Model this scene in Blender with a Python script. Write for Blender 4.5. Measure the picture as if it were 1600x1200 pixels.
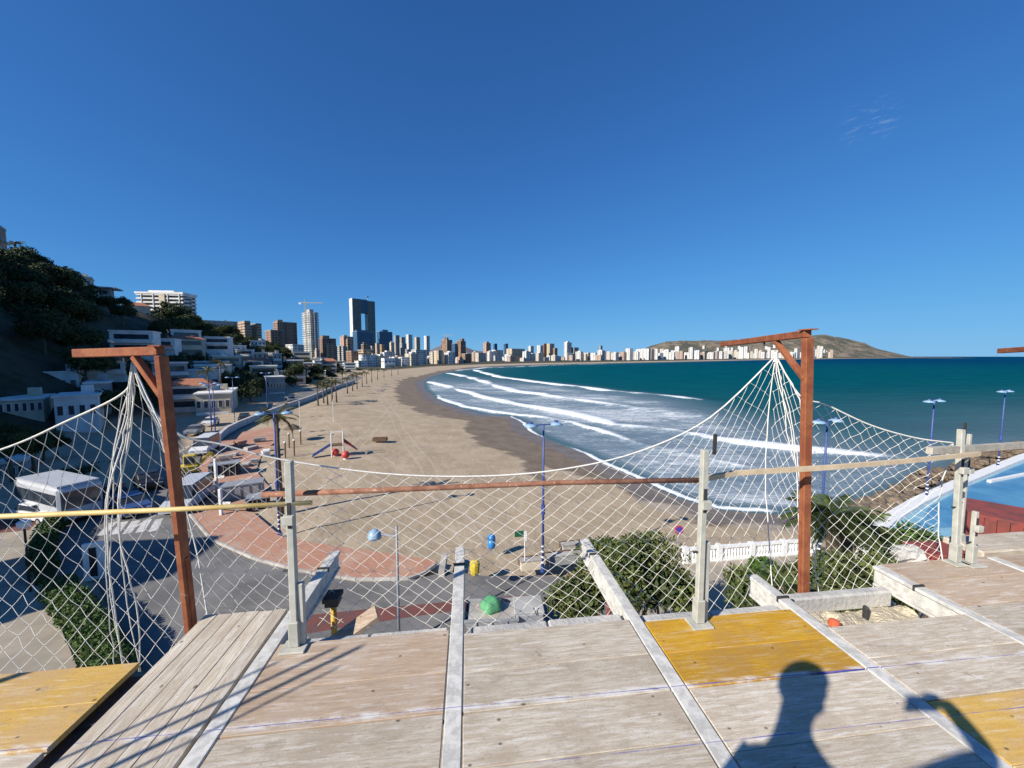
import bpy, bmesh, math, random
import numpy as np
from mathutils import Vector, Matrix
R = math.radians
random.seed(7); np.random.seed(7)
scene = bpy.context.scene
for o in list(bpy.data.objects): bpy.data.objects.remove(o)
col = scene.collection

# ---------------------------------------------------------------- camera
FPX = 581.0; PITCH = math.atan(43/FPX); HCAM = 15.0
cam_d = bpy.data.cameras.new('camera'); cam = bpy.data.objects.new('camera', cam_d); col.objects.link(cam)
cam_d.sensor_width = 36; cam_d.lens = 36*FPX/1600; cam_d.clip_start = 0.03; cam_d.clip_end = 120000
cam.location = (0, 0, HCAM); cam.rotation_euler = (math.pi/2-PITCH, 0, 0)
scene.camera = cam
# ---------------------------------------------------------------- light
SUN_EL = R(32.2); SHADOW_AZ = R(50.0)      # shadows fall this far right of the view heading
w = bpy.data.worlds.new('World'); scene.world = w; w.use_nodes = True
nt = w.node_tree; bg = nt.nodes['Background']
sky = nt.nodes.new('ShaderNodeTexSky'); sky.sky_type = 'NISHITA'; sky.sun_disc = False
sky.sun_elevation = SUN_EL; sky.sun_rotation = SHADOW_AZ + math.pi
sky.altitude = 3000; sky.air_density = 1.0; sky.dust_density = 0.0; sky.ozone_density = 10.0
# the camera's tone response on the clear sky: a soft shoulder per channel
sepc = nt.nodes.new('ShaderNodeSeparateColor'); comc = nt.nodes.new('ShaderNodeCombineColor'); nt.links.new(sky.outputs[0], sepc.inputs[0])
for ch_i, (m_, g_) in enumerate(((1.2, 0.52), (2.6, 0.90), (4.2, 1.177))):
    e1 = nt.nodes.new('ShaderNodeMath'); e1.operation = 'MULTIPLY'; nt.links.new(sepc.outputs[ch_i], e1.inputs[0]); e1.inputs[1].default_value = -g_/m_
    e2 = nt.nodes.new('ShaderNodeMath'); e2.operation = 'EXPONENT'; nt.links.new(e1.outputs[0], e2.inputs[0])
    e3 = nt.nodes.new('ShaderNodeMath'); e3.operation = 'SUBTRACT'; e3.inputs[0].default_value = 1.0; nt.links.new(e2.outputs[0], e3.inputs[1])
    e4 = nt.nodes.new('ShaderNodeMath'); e4.operation = 'MULTIPLY'; nt.links.new(e3.outputs[0], e4.inputs[0]); e4.inputs[1].default_value = m_; nt.links.new(e4.outputs[0], comc.inputs[ch_i])
# one faint wisp of cirrus in the clear sky
def wn(t, **k):
    q = nt.nodes.new('ShaderNode'+t)
    for a_, b_ in k.items(): setattr(q, a_, b_)
    return q
tc = wn('TexCoord'); mp = wn('Mapping'); mp.inputs['Rotation'].default_value = (0, 0, 0.3); mp.inputs['Scale'].default_value = (16, 16, 70); nt.links.new(tc.outputs['Generated'], mp.inputs[0])
nz_ = wn('TexNoise'); nz_.inputs['Scale'].default_value = 2.2; nz_.inputs['Detail'].default_value = 6; nz_.inputs['Roughness'].default_value = 0.65; nt.links.new(mp.outputs[0], nz_.inputs['Vector'])
CD = Vector(((1332-800)/FPX, 1, (557-207)/FPX)).normalized(); ds = wn('VectorMath', operation='DISTANCE'); nt.links.new(tc.outputs['Generated'], ds.inputs[0]); ds.inputs[1].default_value = CD
r1 = wn('MapRange', interpolation_type='SMOOTHSTEP'); nt.links.new(ds.outputs['Value'], r1.inputs[0]); r1.inputs[1].default_value = 0.05; r1.inputs[2].default_value = 0.01
r2 = wn('MapRange', interpolation_type='SMOOTHSTEP'); nt.links.new(nz_.outputs['Fac'], r2.inputs[0]); r2.inputs[1].default_value = 0.48; r2.inputs[2].default_value = 0.72
m1 = wn('Math', operation='MULTIPLY'); nt.links.new(r1.outputs[0], m1.inputs[0]); nt.links.new(r2.outputs[0], m1.inputs[1]); m2_ = wn('Math', operation='MULTIPLY'); nt.links.new(m1.outputs[0], m2_.inputs[0]); m2_.inputs[1].default_value = 0.13
cm_ = wn('Mix', data_type='RGBA'); nt.links.new(m2_.outputs[0], cm_.inputs[0]); nt.links.new(comc.outputs[0], cm_.inputs[6]); cm_.inputs[7].default_value = (4.5, 5.0, 5.6, 1); nt.links.new(cm_.outputs[2], bg.inputs[0])
bg.inputs[1].default_value = 0.144
sd = bpy.data.lights.new('sun', 'SUN'); sd.energy = 5.0; sd.angle = R(0.53); sd.color = (1.0, 0.93, 0.82)
sun = bpy.data.objects.new('sun', sd); col.objects.link(sun)
SDIR = Vector((math.sin(SHADOW_AZ)*math.cos(SUN_EL), math.cos(SHADOW_AZ)*math.cos(SUN_EL), -math.sin(SUN_EL)))
sun.rotation_euler = SDIR.to_track_quat('-Z', 'Y').to_euler(); sun.location = (-20, -20, 60)
vs = scene.view_settings; vs.view_transform = 'Standard'; vs.look = 'None'; vs.exposure = 0.52; vs.gamma = 1.0; vs.use_curve_mapping = False
scene.render.resolution_x = 1024; scene.render.resolution_y = 768

# ---------------------------------------------------------------- survey helpers (turn a bearing into a place on a level)
def ray(x, y):
    a = (x-800)/FPX; b = (y-600)/FPX
    return Vector((a, math.cos(PITCH)-b*math.sin(PITCH), -(b*math.cos(PITCH)+math.sin(PITCH))))
def at(x, y, z=2.0):
    r = ray(x, y); t = (z-HCAM)/r.z
    return Vector((r.x*t, r.y*t, z))
def atY(x, y, Y):
    r = ray(x, y); t = Y/r.y
    return Vector((r.x*t, Y, HCAM+r.z*t))
DA = R(6.7); ER = Vector((-math.sin(DA), math.cos(DA), 0)); ED = Vector((math.cos(DA), math.sin(DA), 0)); DZ = 13.4
def dk(u, v, z=0.0): return ED*u + ER*v + Vector((0, 0, DZ+z))      # deck coordinates

# ---------------------------------------------------------------- object helpers
def tag(o, label=None, cat=None, group=None, kind=None):
    if label: o['label'] = label
    if cat: o['category'] = cat
    if group: o['group'] = group
    if kind: o['kind'] = kind
    return o
def empty(name, loc=(0, 0, 0), rz=0.0, **k):
    o = bpy.data.objects.new(name, None); col.objects.link(o)
    o.location = loc; o.rotation_euler = (0, 0, rz); o.empty_display_size = 0.2
    return tag(o, **k)
def link(name, me, parent=None, loc=None, rz=None, **k):
    o = bpy.data.objects.new(name, me); col.objects.link(o); o.parent = parent
    if loc is not None: o.location = loc
    if rz is not None: o.rotation_euler = (0, 0, rz)
    return tag(o, **k)
def copy_tree(o, parent=None):
    c = o.copy(); col.objects.link(c)
    if parent is not None: c.parent = parent
    for ch in list(o.children): copy_tree(ch, c)
    return c
class MB:
    def __init__(s): s.v = []; s.f = []
    def add(s, vs_, fs):
        n = len(s.v); s.v += [tuple(p) for p in vs_]; s.f += [tuple(i+n for i in f) for f in fs]; return s
    def box(s, c, d, rz=0.0, M=None):
        c = Vector(c); hx, hy, hz = d[0]/2, d[1]/2, d[2]/2
        m = M if M is not None else Matrix.Rotation(rz, 3, 'Z')
        p = [c + m @ Vector((x*hx, y*hy, z*hz)) for z in (-1, 1) for x, y in ((-1, -1), (1, -1), (1, 1), (-1, 1))]
        return s.add(p, [(3, 2, 1, 0), (4, 5, 6, 7), (0, 1, 5, 4), (1, 2, 6, 5), (2, 3, 7, 6), (3, 0, 4, 7)])
    def bar(s, a, b, w_, h_, up=(0, 0, 1)):      # rectangular bar from a to b
        a = Vector(a); b = Vector(b); d = (b-a); L = d.length; d.normalize()
        x = d.cross(Vector(up))
        if x.length < 1e-4: x = d.cross(Vector((0, 1, 0)))
        x.normalize(); z = x.cross(d)
        return s.box((a+b)/2, (w_, L, h_), M=Matrix((x, d, z)).transposed())
    def tube(s, pts, r, n=6, cap=True):
        pts = [Vector(p) for p in pts]; rs = r if hasattr(r, '__len__') else [r]*len(pts)
        rings = []; prev = None
        for i, p in enumerate(pts):
            d = (pts[min(i+1, len(pts)-1)]-pts[max(i-1, 0)]).normalized()
            x = d.cross(Vector((0, 0, 1)))
            if x.length < 1e-3: x = Vector((1, 0, 0)) if prev is None else prev - d*prev.dot(d)
            x.normalize(); prev = x; y = d.cross(x)
            rings.append([p + (x*math.cos(2*math.pi*k/n)+y*math.sin(2*math.pi*k/n))*rs[i] for k in range(n)])
        vs_ = [q for g in rings for q in g]
        fs = [(i*n+k, i*n+(k+1) % n, (i+1)*n+(k+1) % n, (i+1)*n+k) for i in range(len(pts)-1) for k in range(n)]
        if cap: fs += [tuple(range(n-1, -1, -1)), tuple((len(pts)-1)*n+k for k in range(n))]
        return s.add(vs_, fs)
    def lathe(s, prof, n=12, c=(0, 0, 0)):
        c = Vector(c)
        vs_ = [c+Vector((r*math.cos(2*math.pi*k/n), r*math.sin(2*math.pi*k/n), z)) for r, z in prof for k in range(n)]
        fs = [(i*n+k, i*n+(k+1) % n, (i+1)*n+(k+1) % n, (i+1)*n+k) for i in range(len(prof)-1) for k in range(n)]
        fs += [tuple(range(n-1, -1, -1)), tuple((len(prof)-1)*n+k for k in range(n))]
        return s.add(vs_, fs)
    def prism(s, poly, z0, z1):                  # vertical prism of a ground polygon
        n = len(poly); a = sum(poly[i][0]*poly[(i+1) % n][1]-poly[(i+1) % n][0]*poly[i][1] for i in range(n))
        if a < 0: poly = poly[::-1]
        vs_ = [(p[0], p[1], z0) for p in poly]+[(p[0], p[1], z1) for p in poly]
        return s.add(vs_, [tuple(range(n-1, -1, -1)), tuple(range(n, 2*n))]+[(i, (i+1) % n, n+(i+1) % n, n+i) for i in range(n)])
    def mesh(s, name, m, smooth=False, bevel=0):
        me = bpy.data.meshes.new(name); me.from_pydata(s.v, [], s.f)
        if bevel:
            b = bmesh.new(); b.from_mesh(me)
            bmesh.ops.bevel(b, geom=[e for e in b.edges], offset=bevel, segments=1, affect='EDGES', clamp_overlap=True)
            b.to_mesh(me); b.free()
        if m is not None:
            for k in (m if isinstance(m, (list, tuple)) else [m]): me.materials.append(k)
        if smooth: me.shade_smooth()
        me.update(); return me
    def build(s, name, m, parent=None, smooth=False, bevel=0, loc=None, rz=None, **k):
        return link(name, s.mesh(name, m, smooth, bevel), parent, loc, rz, **k)
def sheet(poly, z, name, m, **k):                # flat polygon sheet
    bm = bmesh.new(); vs_ = [bm.verts.new((p[0], p[1], z)) for p in poly]
    f = bm.faces.new(vs_); f.normal_update()
    if f.normal.z < 0: f.normal_flip()
    bmesh.ops.triangulate(bm, faces=[f]); me = bpy.data.meshes.new(name); bm.to_mesh(me); bm.free()
    me.materials.append(m); return link(name, me, **k)

# ---------------------------------------------------------------- materials
class NT:
    def __init__(s, name):
        s.m = bpy.data.materials.new(name); s.m.use_nodes = True; s.t = s.m.node_tree; s.b = s.t.nodes['Principled BSDF']
    def n(s, typ, **k):
        q = s.t.nodes.new('ShaderNode'+typ)
        for a, b in k.items(): setattr(q, a, b)
        return q
    def L(s, a, b): s.t.links.new(a, b)
    def val(s, sock, v):
        if hasattr(v, 'is_output'): s.L(v, sock)
        else: sock.default_value = v
    def math(s, op, a, b=0.0, clamp=False):
        q = s.n('Math', operation=op, use_clamp=clamp); s.val(q.inputs[0], a); s.val(q.inputs[1], b); return q.outputs[0]
    def noise(s, vec, scale, detail=4, rough=0.55, dist=0.0):
        q = s.n('TexNoise'); s.L(vec, q.inputs['Vector']); q.inputs['Scale'].default_value = scale
        q.inputs['Detail'].default_value = detail; q.inputs['Roughness'].default_value = rough; q.inputs['Distortion'].default_value = dist
        return q.outputs['Fac']
    def ramp(s, f, a, b):                        # smooth 0..1 between a and b
        q = s.n('MapRange', interpolation_type='SMOOTHSTEP'); s.val(q.inputs[0], f); q.inputs[1].default_value = a; q.inputs[2].default_value = b
        return q.outputs[0]
    def mix(s, f, a, b):
        q = s.n('Mix', data_type='RGBA'); s.val(q.inputs[0], f)
        for i, c in ((6, a), (7, b)):
            if hasattr(c, 'is_output'): s.L(c, q.inputs[i])
            else: q.inputs[i].default_value = (*c, 1)
        return q.outputs[2]
    def obj(s): return s.n('TexCoord').outputs['Object']
    def pos(s): return s.n('NewGeometry').outputs['Position']
    def scale(s, v, sc):
        q = s.n('Mapping'); s.L(v, q.inputs[0]); q.inputs['Scale'].default_value = sc; return q.outputs[0]
    def rand(s): return s.n('ObjectInfo').outputs['Random']
    def attr(s, name): return s.n('Attribute', attribute_name=name).outputs['Fac']
    def bump(s, h, strength=0.3, dist=0.02):
        q = s.n('Bump'); q.inputs['Strength'].default_value = strength; q.inputs['Distance'].default_value = dist
        s.L(h, q.inputs['Height']); s.L(q.outputs[0], s.b.inputs['Normal'])
    def done(s, colr, rough=0.8, metal=0.0, spec=None):
        if hasattr(colr, 'is_output'): s.L(colr, s.b.inputs['Base Color'])
        else: s.b.inputs['Base Color'].default_value = (*colr, 1)
        s.val(s.b.inputs['Roughness'], rough); s.b.inputs['Metallic'].default_value = metal
        if spec is not None: s.b.inputs['Specular IOR Level'].default_value = spec
        return s.m
MATS = {}
def nmat(name, c1, c2, scale=3.0, rough=0.8, metal=0.0, bump=0.0, bd=0.01, world=False, rnd=0.0, lo=0.35, hi=0.65, spec=None):
    if name in MATS: return MATS[name]
    k = NT(name); v = k.pos() if world else k.obj()
    if rnd:
        a = k.n('VectorMath', operation='ADD'); k.L(v, a.inputs[0]); k.L(k.math('MULTIPLY', k.rand(), 37.0), a.inputs[1]); v = a.outputs[0]
    f = k.noise(v, scale, 5, 0.6); c = k.mix(k.ramp(f, lo, hi), c1, c2)
    if rnd:
        h = k.n('HueSaturation'); k.L(c, h.inputs['Color']); k.L(k.math('ADD', k.math('MULTIPLY', k.rand(), rnd), 1-rnd/2), h.inputs['Value']); c = h.outputs[0]
    if bump: k.bump(k.noise(v, scale*6, 4), bump, bd)
    MATS[name] = k.done(c, rough, metal, spec); return MATS[name]

ORD = ['first', 'second', 'third', 'fourth', 'fifth', 'sixth', 'seventh', 'eighth', 'ninth', 'tenth', 'eleventh', 'twelfth', 'thirteenth', 'fourteenth', 'fifteenth', 'sixteenth', 'seventeenth', 'eighteenth', 'nineteenth']
def nth(i):                                      # 0 -> first
    if i < 19: return ORD[i]
    t = (i+1)//10; u = (i+1) % 10; T = {2: 'twent', 3: 'thirt', 4: 'fort', 5: 'fift', 6: 'sixt', 7: 'sevent', 8: 'eight', 9: 'ninet'}[t]
    return T+'ieth' if u == 0 else T+'y-'+ORD[u-1]
def smooth(t): t = np.clip(t, 0, 1); return t*t*(3-2*t)
def seg_dist(P, poly):                           # distance, signed side (+ = left of travel), parameter along the polyline
    P = np.asarray(P); best = np.full(len(P), 1e18); side = np.zeros(len(P)); par = np.zeros(len(P)); acc = 0.0
    for a, b in zip(poly[:-1], poly[1:]):
        a = np.array(a[:2]); b = np.array(b[:2]); d = b-a; L = math.hypot(*d)
        t = np.clip(((P-a)@d)/(L*L), 0, 1); q = a+t[:, None]*d; r = P-q; dd = (r**2).sum(1)
        s = d[0]*r[:, 1]-d[1]*r[:, 0]; up = dd < best-1e-9
        best = np.where(up, dd, best); side = np.where(up, s, side); par = np.where(up, acc+t*L, par); acc += L
    return np.sqrt(best), np.sign(side), par
_rng = np.random.RandomState(3); _tab = _rng.rand(256, 256)
def vnoise(x, y):                                # value noise 0..1
    xi = np.floor(x).astype(int); yi = np.floor(y).astype(int); fx = smooth(x-xi); fy = smooth(y-yi)
    g = lambda i, j: _tab[i % 256, j % 256]
    return (g(xi, yi)*(1-fx)+g(xi+1, yi)*fx)*(1-fy)+(g(xi, yi+1)*(1-fx)+g(xi+1, yi+1)*fx)*fy
def fbm(x, y, o=4):
    s = 0; a = 0.5
    for i in range(o): s = s+a*vnoise(x*2**i+i*17, y*2**i+i*31); a /= 2
    return s/(1-0.5**o)
def polar(az0, az1, na, r0, r1, nr):             # fan-shaped survey grid of ground points
    az = np.radians(np.linspace(az0, az1, na)); rr = np.geomspace(r0, r1, nr)
    A, Q = np.meshgrid(az, rr); X = Q*np.sin(A); Y = Q*np.cos(A)
    idx = np.arange(na*nr).reshape(nr, na)
    F = np.stack([idx[:-1, :-1], idx[:-1, 1:], idx[1:, 1:], idx[1:, :-1]], -1).reshape(-1, 4)
    return X.ravel(), Y.ravel(), F
def grid_mesh(name, X, Y, Z, F, mat, attrs=None, keep=None):
    if keep is not None:
        F = F[keep[F].any(1)]
    used = np.unique(F); mp = np.full(len(X), -1); mp[used] = np.arange(len(used)); F = mp[F]
    F = F[:, ::-1]
    me = bpy.data.meshes.new(name); V = np.stack([X, Y, Z], 1)[used]
    me.vertices.add(len(V)); me.vertices.foreach_set('co', V.astype(np.float32).ravel())
    me.loops.add(F.size); me.loops.foreach_set('vertex_index', F.ravel().astype(np.int32))
    me.polygons.add(len(F)); me.polygons.foreach_set('loop_start', np.arange(0, F.size, 4, dtype=np.int32)); me.polygons.foreach_set('loop_total', np.full(len(F), 4, dtype=np.int32))
    for n, a in (attrs or {}).items():
        at_ = me.attributes.new(n, 'FLOAT', 'POINT'); at_.data.foreach_set('value', np.asarray(a)[used].astype(np.float32))
    me.update(calc_edges=True); me.validate(); me.materials.append(mat); me.shade_smooth()
    return me
# ================================================================ the setting: land, sea, roads
WL_PX = [(1720, 660), (1600, 694), (1540, 714), (1450, 742), (1370, 778), (1335, 802), (1250, 806), (1120, 796), (1060, 777), (1000, 748), (935, 718), (915, 707), (881, 695), (852, 683), (829, 672),
         (816, 659), (798, 650), (762, 649), (739, 644), (700, 631), (680, 620), (664, 608), (662, 597), (674, 589), (700, 581), (740, 575), (800, 571.5), (880, 569.3), (960, 567.6), (1060, 565.4), (1200, 562.3), (1300, 560.6), (1425, 559.2)]
WATER = [at(x, y, 0.0) for x, y in WL_PX]
WATER = [Vector((400, 120, 0))] + WATER + [WATER[-1]+Vector((-200, 3000, 0)), Vector((-2000, 30000, 0))]
ROADL = [(-30, -40), (-31, 10), (-38, 28), (-58, 52), (-76, 100), (-98, 180), (-150, 330), (-190, 480), (-190, 900)]
def land_z(X, Y):
    X = np.atleast_1d(np.asarray(X, float)); Y = np.atleast_1d(np.asarray(Y, float)); P = np.stack([X, Y], 1)
    d, s, par = seg_dist(P, WATER); dw = d*s
    z = np.clip(np.where(dw > 0, 0.055*dw, 0.04*dw), -4, 1.92)
    z = np.where((dw > 0) & (par < 240) & (X > 5), np.clip(dw*0.5-0.4, -4, 1.92)*smooth((X-20)/8)+z*(1-smooth((X-20)/8)), z)
    dr, sr, pr = seg_dist(P, ROADL); h = dr*sr
    far = smooth((Y-380)/300)
    amp = np.interp(Y, [0, 70, 120, 180, 260, 380, 600], [44, 42, 36, 27, 22, 12, 5])
    hill = (amp*smooth((h-7)/58)*(0.80+0.4*fbm(X/45, Y/45)))*(1-far)+6*smooth((h-10)/300)*far
    return z+np.where(h > 0, hill, 0.0), dw, par
def gz(x, y): return float(land_z(x, y)[0][0])

# --- sand and land sheet
k = NT('sand'); v = k.pos(); wet = k.attr('wet'); veg = k.attr('veg')
n1 = k.noise(v, 0.35, 6, 0.6); n2 = k.noise(v, 6.0, 4, 0.6); n3 = k.noise(k.scale(v, (1.0, 0.15, 1)), 0.9, 4)
dry = k.mix(k.ramp(n1, 0.3, 0.7), (0.35, 0.272, 0.18), (0.45, 0.36, 0.25))
dry = k.mix(k.math('MULTIPLY', k.ramp(n3, 0.52, 0.7), 0.35), dry, (0.28, 0.215, 0.155))
dry = k.mix(k.math('MULTIPLY', k.ramp(n2, 0.5, 0.75), 0.3), dry, (0.26, 0.2, 0.145))
# tyre tracks running along the beach
sep = k.n('SeparateXYZ'); k.L(v, sep.inputs[0])
wn = k.noise(v, 0.03, 2)
for off, slope in ((-3.0, -0.42), (-1.2, -0.42), (-22.0, -0.22), (-20.4, -0.22), (9.0, -0.75)):
    tr = k.math('ABSOLUTE', k.math('SUBTRACT', k.math('ADD', sep.outputs[0], k.math('MULTIPLY', sep.outputs[1], -slope)), k.math('ADD', k.math('MULTIPLY', wn, 5.0), off+8)))
    dry = k.mix(k.math('MULTIPLY', k.ramp(tr, 0.24, 0.08), 0.32), dry, (0.52, 0.435, 0.34))
wf = k.ramp(k.math('ADD', wet, k.math('MULTIPLY', k.math('SUBTRACT', k.noise(k.scale(v, (0.6, 1.6, 1)), 0.22, 6, 0.65), 0.5), 1.5)), 0.38, 0.62)
wetc = k.mix(k.ramp(n1, 0.3, 0.7), (0.15, 0.115, 0.082), (0.205, 0.16, 0.117))
c = k.mix(wf, dry, wetc)
soil = k.mix(k.ramp(k.noise(v, 0.25, 6, 0.65), 0.35, 0.6), (0.022, 0.032, 0.012), (0.075, 0.065, 0.042))
c = k.mix(veg, c, soil)
vf = k.n('TexVoronoi'); k.L(v, vf.inputs['Vector']); vf.inputs['Scale'].default_value = 1.3; vf.inputs['Randomness'].default_value = 1.0
k.bump(k.math('ADD', k.math('ADD', k.noise(v, 1.4, 5, 0.65), k.math('MULTIPLY', n2, 0.3)), k.math('MULTIPLY', k.ramp(vf.outputs['Distance'], 0.05, 0.33), 0.2)), 0.5, 0.2)
shine = k.ramp(k.attr('swash'), 0.35, 0.75)
M_SAND = k.done(c, k.math('SUBTRACT', 0.9, k.math('MULTIPLY', shine, 0.5)), spec=0.35)
X, Y, F = polar(-88, 72, 560, 6, 9000, 430)
Z, dw, par = land_z(X, Y)
Z = Z + np.where((dw > 14) & (Z < 2.0), 0.16*(fbm(X/3, Y/3)-0.5), 0)
Z = np.where((np.hypot(X-4, Y-4) < 21) & (Z < 3), Z-0.05, Z)
wid = np.where(par < np.linalg.norm(0), 0, 13.5)*np.ones_like(X)
wid = np.where((X > 4) & (Y < 60), 4+10*smooth((Y-36)/22), wid); wid = np.where(Y > 260, 10, wid)
wid = wid + 7*(fbm(X/16, Y/5)-0.5)
wetA = np.clip(0.5+(wid-dw)/5.0, 0, 1); swash = np.clip(0.5+(4.5+5*(fbm(X/14, Y/6+9)-0.5)-dw)/4, 0, 1)
vegA = smooth((Z-2.2)/1.0)
vegA = np.maximum(vegA, smooth((Y-330)/60)*smooth((dw-45)/20))
vegA = np.maximum(vegA, ((X > 26) & (dw > 1.0)).astype(float)*0.55*(Y < 60))
link('ground', grid_mesh('ground', X, Y, Z, F, M_SAND, {'wet': wetA, 'veg': vegA, 'swash': swash}, keep=dw > -60), kind='structure')

# --- sea
LINES = dict(
 A=[(735, 577), (775, 589), (838, 598), (900, 605), (945, 611), (1040, 620), (1130, 629), (1190, 636)],
 B=[(695, 583), (726, 589), (802, 612), (881, 624), (960, 635), (1000, 641), (1100, 651), (1170, 657), (1260, 668)],
 C=[(668, 596), (676, 599), (717, 611), (757, 623), (791, 630), (838, 639), (879, 647), (960, 667), (1055, 677), (1107, 687), (1250, 705), (1350, 713), (1450, 719), (1530, 716)],
 D=[(676, 616), (685, 623), (708, 630), (739, 640), (762, 644), (802, 650), (847, 654), (892, 662), (955, 682), (1015, 700), (1080, 712), (1150, 730), (1250, 748), (1310, 757), (1375, 764)],
 E=[(798, 651), (816, 660), (829, 673), (852, 684), (881, 696), (915, 708), (935, 719), (1000, 747), (1060, 775), (1120, 794), (1250, 803)],
 G=[(700, 580), (760, 574.5), (800, 573.5), (870, 570.3), (960, 568.1)])
X, Y, F = polar(-24, 68, 760, 24, 60000, 620)
P = np.stack([X, Y], 1); d, s, par = seg_dist(P, WATER); dw = d*s
foam = np.zeros_like(X); Z = np.zeros_like(X)
spec = dict(A=(1.05, 2.5, 12.0, .55), B=(1.08, 2.0, 11.0, .6), C=(1.08, 1.6, 8.0, .55), D=(.95, 0.9, 5.0, .3), E=(0.85, 0.5, 1.6, .06), G=(1.0, 4., 9., .1))
for q, pts in LINES.items():
    pl = [at(x, y, 0.0) for x, y in pts]; a, f0, f1, hh = spec[q]
    dd, ss, pp = seg_dist(P, pl); L = sum((pl[i+1]-pl[i]).length for i in range(len(pl)-1))
    e = -dd*ss                                    # + = shoreward
    wob = 4.2*(fbm(pp/17, 0*pp+ord(q), 5)-0.5) if q != 'E' else 1.0*(fbm(pp/4, 0*pp+3)-0.5)
    e = e+wob
    end = smooth(pp/(0.05*L+1))*smooth((L-pp)/(0.12*L))
    if q == 'E': end = smooth((L-pp)/(0.05*L))
    br = np.clip(0.15+1.7*fbm(pp/15, 0*pp+ord(q)*3, 4), 0.62, 1.25)
    prof = np.where(e > 0, np.exp(-(e/f0)**2), 0.62*np.exp(-(np.abs(e)/(f1*1.1)))+0.38*np.exp(-(e/(f1*.28))**2))
    foam = np.maximum(foam, a*prof*end*br)
    Z += hh*end*np.where(e > 0, np.exp(-(e/(f0*.9))**2), np.exp(-(e/(f1*.7))**2))
OUTER = [at(x, y, 0.0) for x, y in [(640, 575), (735, 576), (775, 588), (838, 597), (900, 603), (945, 609), (1040, 620), (1090, 630), (1150, 646), (1250, 672), (1350, 694), (1450, 709), (1600, 690)]]
od, os_, op_ = seg_dist(P, OUTER); oe = -od*os_+6*(fbm(X/30, Y/14+5)-0.5)
surf = smooth((oe+14)/34)*smooth((-dw-0.0)/3)*smooth((135-(-dw))/60)*smooth((300-Y)/160+0.15)
foam = np.maximum(foam, surf*(0.36+0.42*fbm(X/26, Y/11+3, 3)))
chop = smooth((-dw)/20)*np.clip(60/np.hypot(X, Y), 0, 1)*0.35
Z += chop*(fbm(X/6, Y/2.6)-0.5)
far = smooth((np.hypot(X, Y)-250)/1500); shallow = np.exp(-np.maximum(-dw, 0)/28)
k = NT('sea_water'); v = k.pos(); fo = k.attr('foam'); sh = k.attr('shallow'); fr = k.attr('far')
nb = k.noise(k.scale(v, (1, 2.2, 1)), 0.018, 4, 0.6)
deep = k.mix(fr, (0.001, 0.074, 0.100), (0.001, 0.030, 0.112))
deep = k.mix(k.math('MULTIPLY', k.ramp(nb, 0.45, 0.7), 0.5), deep, (0.0012, 0.046, 0.090))
deep = k.mix(k.math('MULTIPLY', k.ramp(k.noise(k.scale(v, (0.28, 1.5, 1)), 0.13, 5, 0.65), 0.42, 0.66), 0.6), deep, (0.004, 0.105, 0.135))
deep = k.mix(k.math('MULTIPLY', k.ramp(k.noise(k.scale(v, (0.3, 1.6, 1)), 0.42, 4, 0.6), 0.5, 0.72), 0.5), deep, (0.001, 0.036, 0.062))
base = k.mix(k.math('MULTIPLY', sh, 0.85), deep, (0.085, 0.15, 0.19))
base = k.mix(k.math('MULTIPLY', k.attr('surf'), 0.8), base, (0.175, 0.235, 0.295))
lace = k.noise(k.scale(v, (1.0, 1.5, 1)), 0.75, 8, 0.78, 1.2); fine = k.noise(v, 3.2, 5, 0.7)
strk = k.noise(k.scale(v, (0.5, 1.5, 1)), 0.26, 6, 0.72, 0.8)
tex = k.math('ADD', k.math('MULTIPLY', lace, 0.5), k.math('ADD', k.math('MULTIPLY', fine, 0.2), k.math('MULTIPLY', strk, 0.5)))
ff = k.ramp(k.math('SUBTRACT', k.math('ADD', fo, 0.12), k.math('MULTIPLY', tex, 1.18)), -0.12, 0.30)
cap = k.math('MULTIPLY', k.ramp(k.noise(k.scale(v, (0.35, 1.3, 1)), 0.12, 6, 0.75), 0.75, 0.79), 0.8)
ff = k.math('MAXIMUM', ff, cap)
wav = k.math('ADD', k.noise(k.scale(v, (0.5, 1.6, 1)), 0.45, 5, 0.65), k.math('MULTIPLY', k.noise(v, 3.0, 4, 0.6), 0.25))
k.bump(wav, 0.75, 0.55)
M_SEA = k.done(k.mix(ff, base, (0.80, 0.83, 0.85)), k.math('ADD', 0.30, k.math('MULTIPLY', ff, 0.5)), spec=0.0)
link('sea', grid_mesh('sea', X, Y, Z, F, M_SEA, {'foam': foam, 'shallow': shallow, 'far': far, 'surf': surf}, keep=dw < 4), kind='structure')

# --- paved surfaces
def pxs(L_, z): return [at(x, y, z) for x, y in L_]
k = NT('asphalt'); v = k.pos(); a = k.noise(v, 0.35, 5, 0.6); b = k.noise(v, 25, 3)
c = k.mix(k.ramp(a, 0.35, 0.65), (0.105, 0.102, 0.098), (0.17, 0.163, 0.155)); c = k.mix(k.math('MULTIPLY', k.ramp(b, 0.4, 0.7), 0.3), c, (0.24, 0.23, 0.22))
c = k.mix(k.math('MULTIPLY', k.ramp(k.noise(k.scale(v, (0.2, 1, 1)), 0.9, 5, 0.7), 0.55, 0.7), 0.5), c, (0.235, 0.215, 0.19))
k.bump(b, 0.3, 0.01); M_ASPH = k.done(c, 0.85)
k = NT('pink_paving'); v = k.pos(); q = k.n('TexBrick'); k.L(v, q.inputs[0]); q.inputs['Scale'].default_value = 1.6
q.inputs['Color1'].default_value = (0.40, 0.185, 0.115, 1); q.inputs['Color2'].default_value = (0.47, 0.235, 0.15, 1); q.inputs['Mortar'].default_value = (0.33, 0.2, 0.14, 1); q.inputs['Mortar Size'].default_value = 0.03
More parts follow.
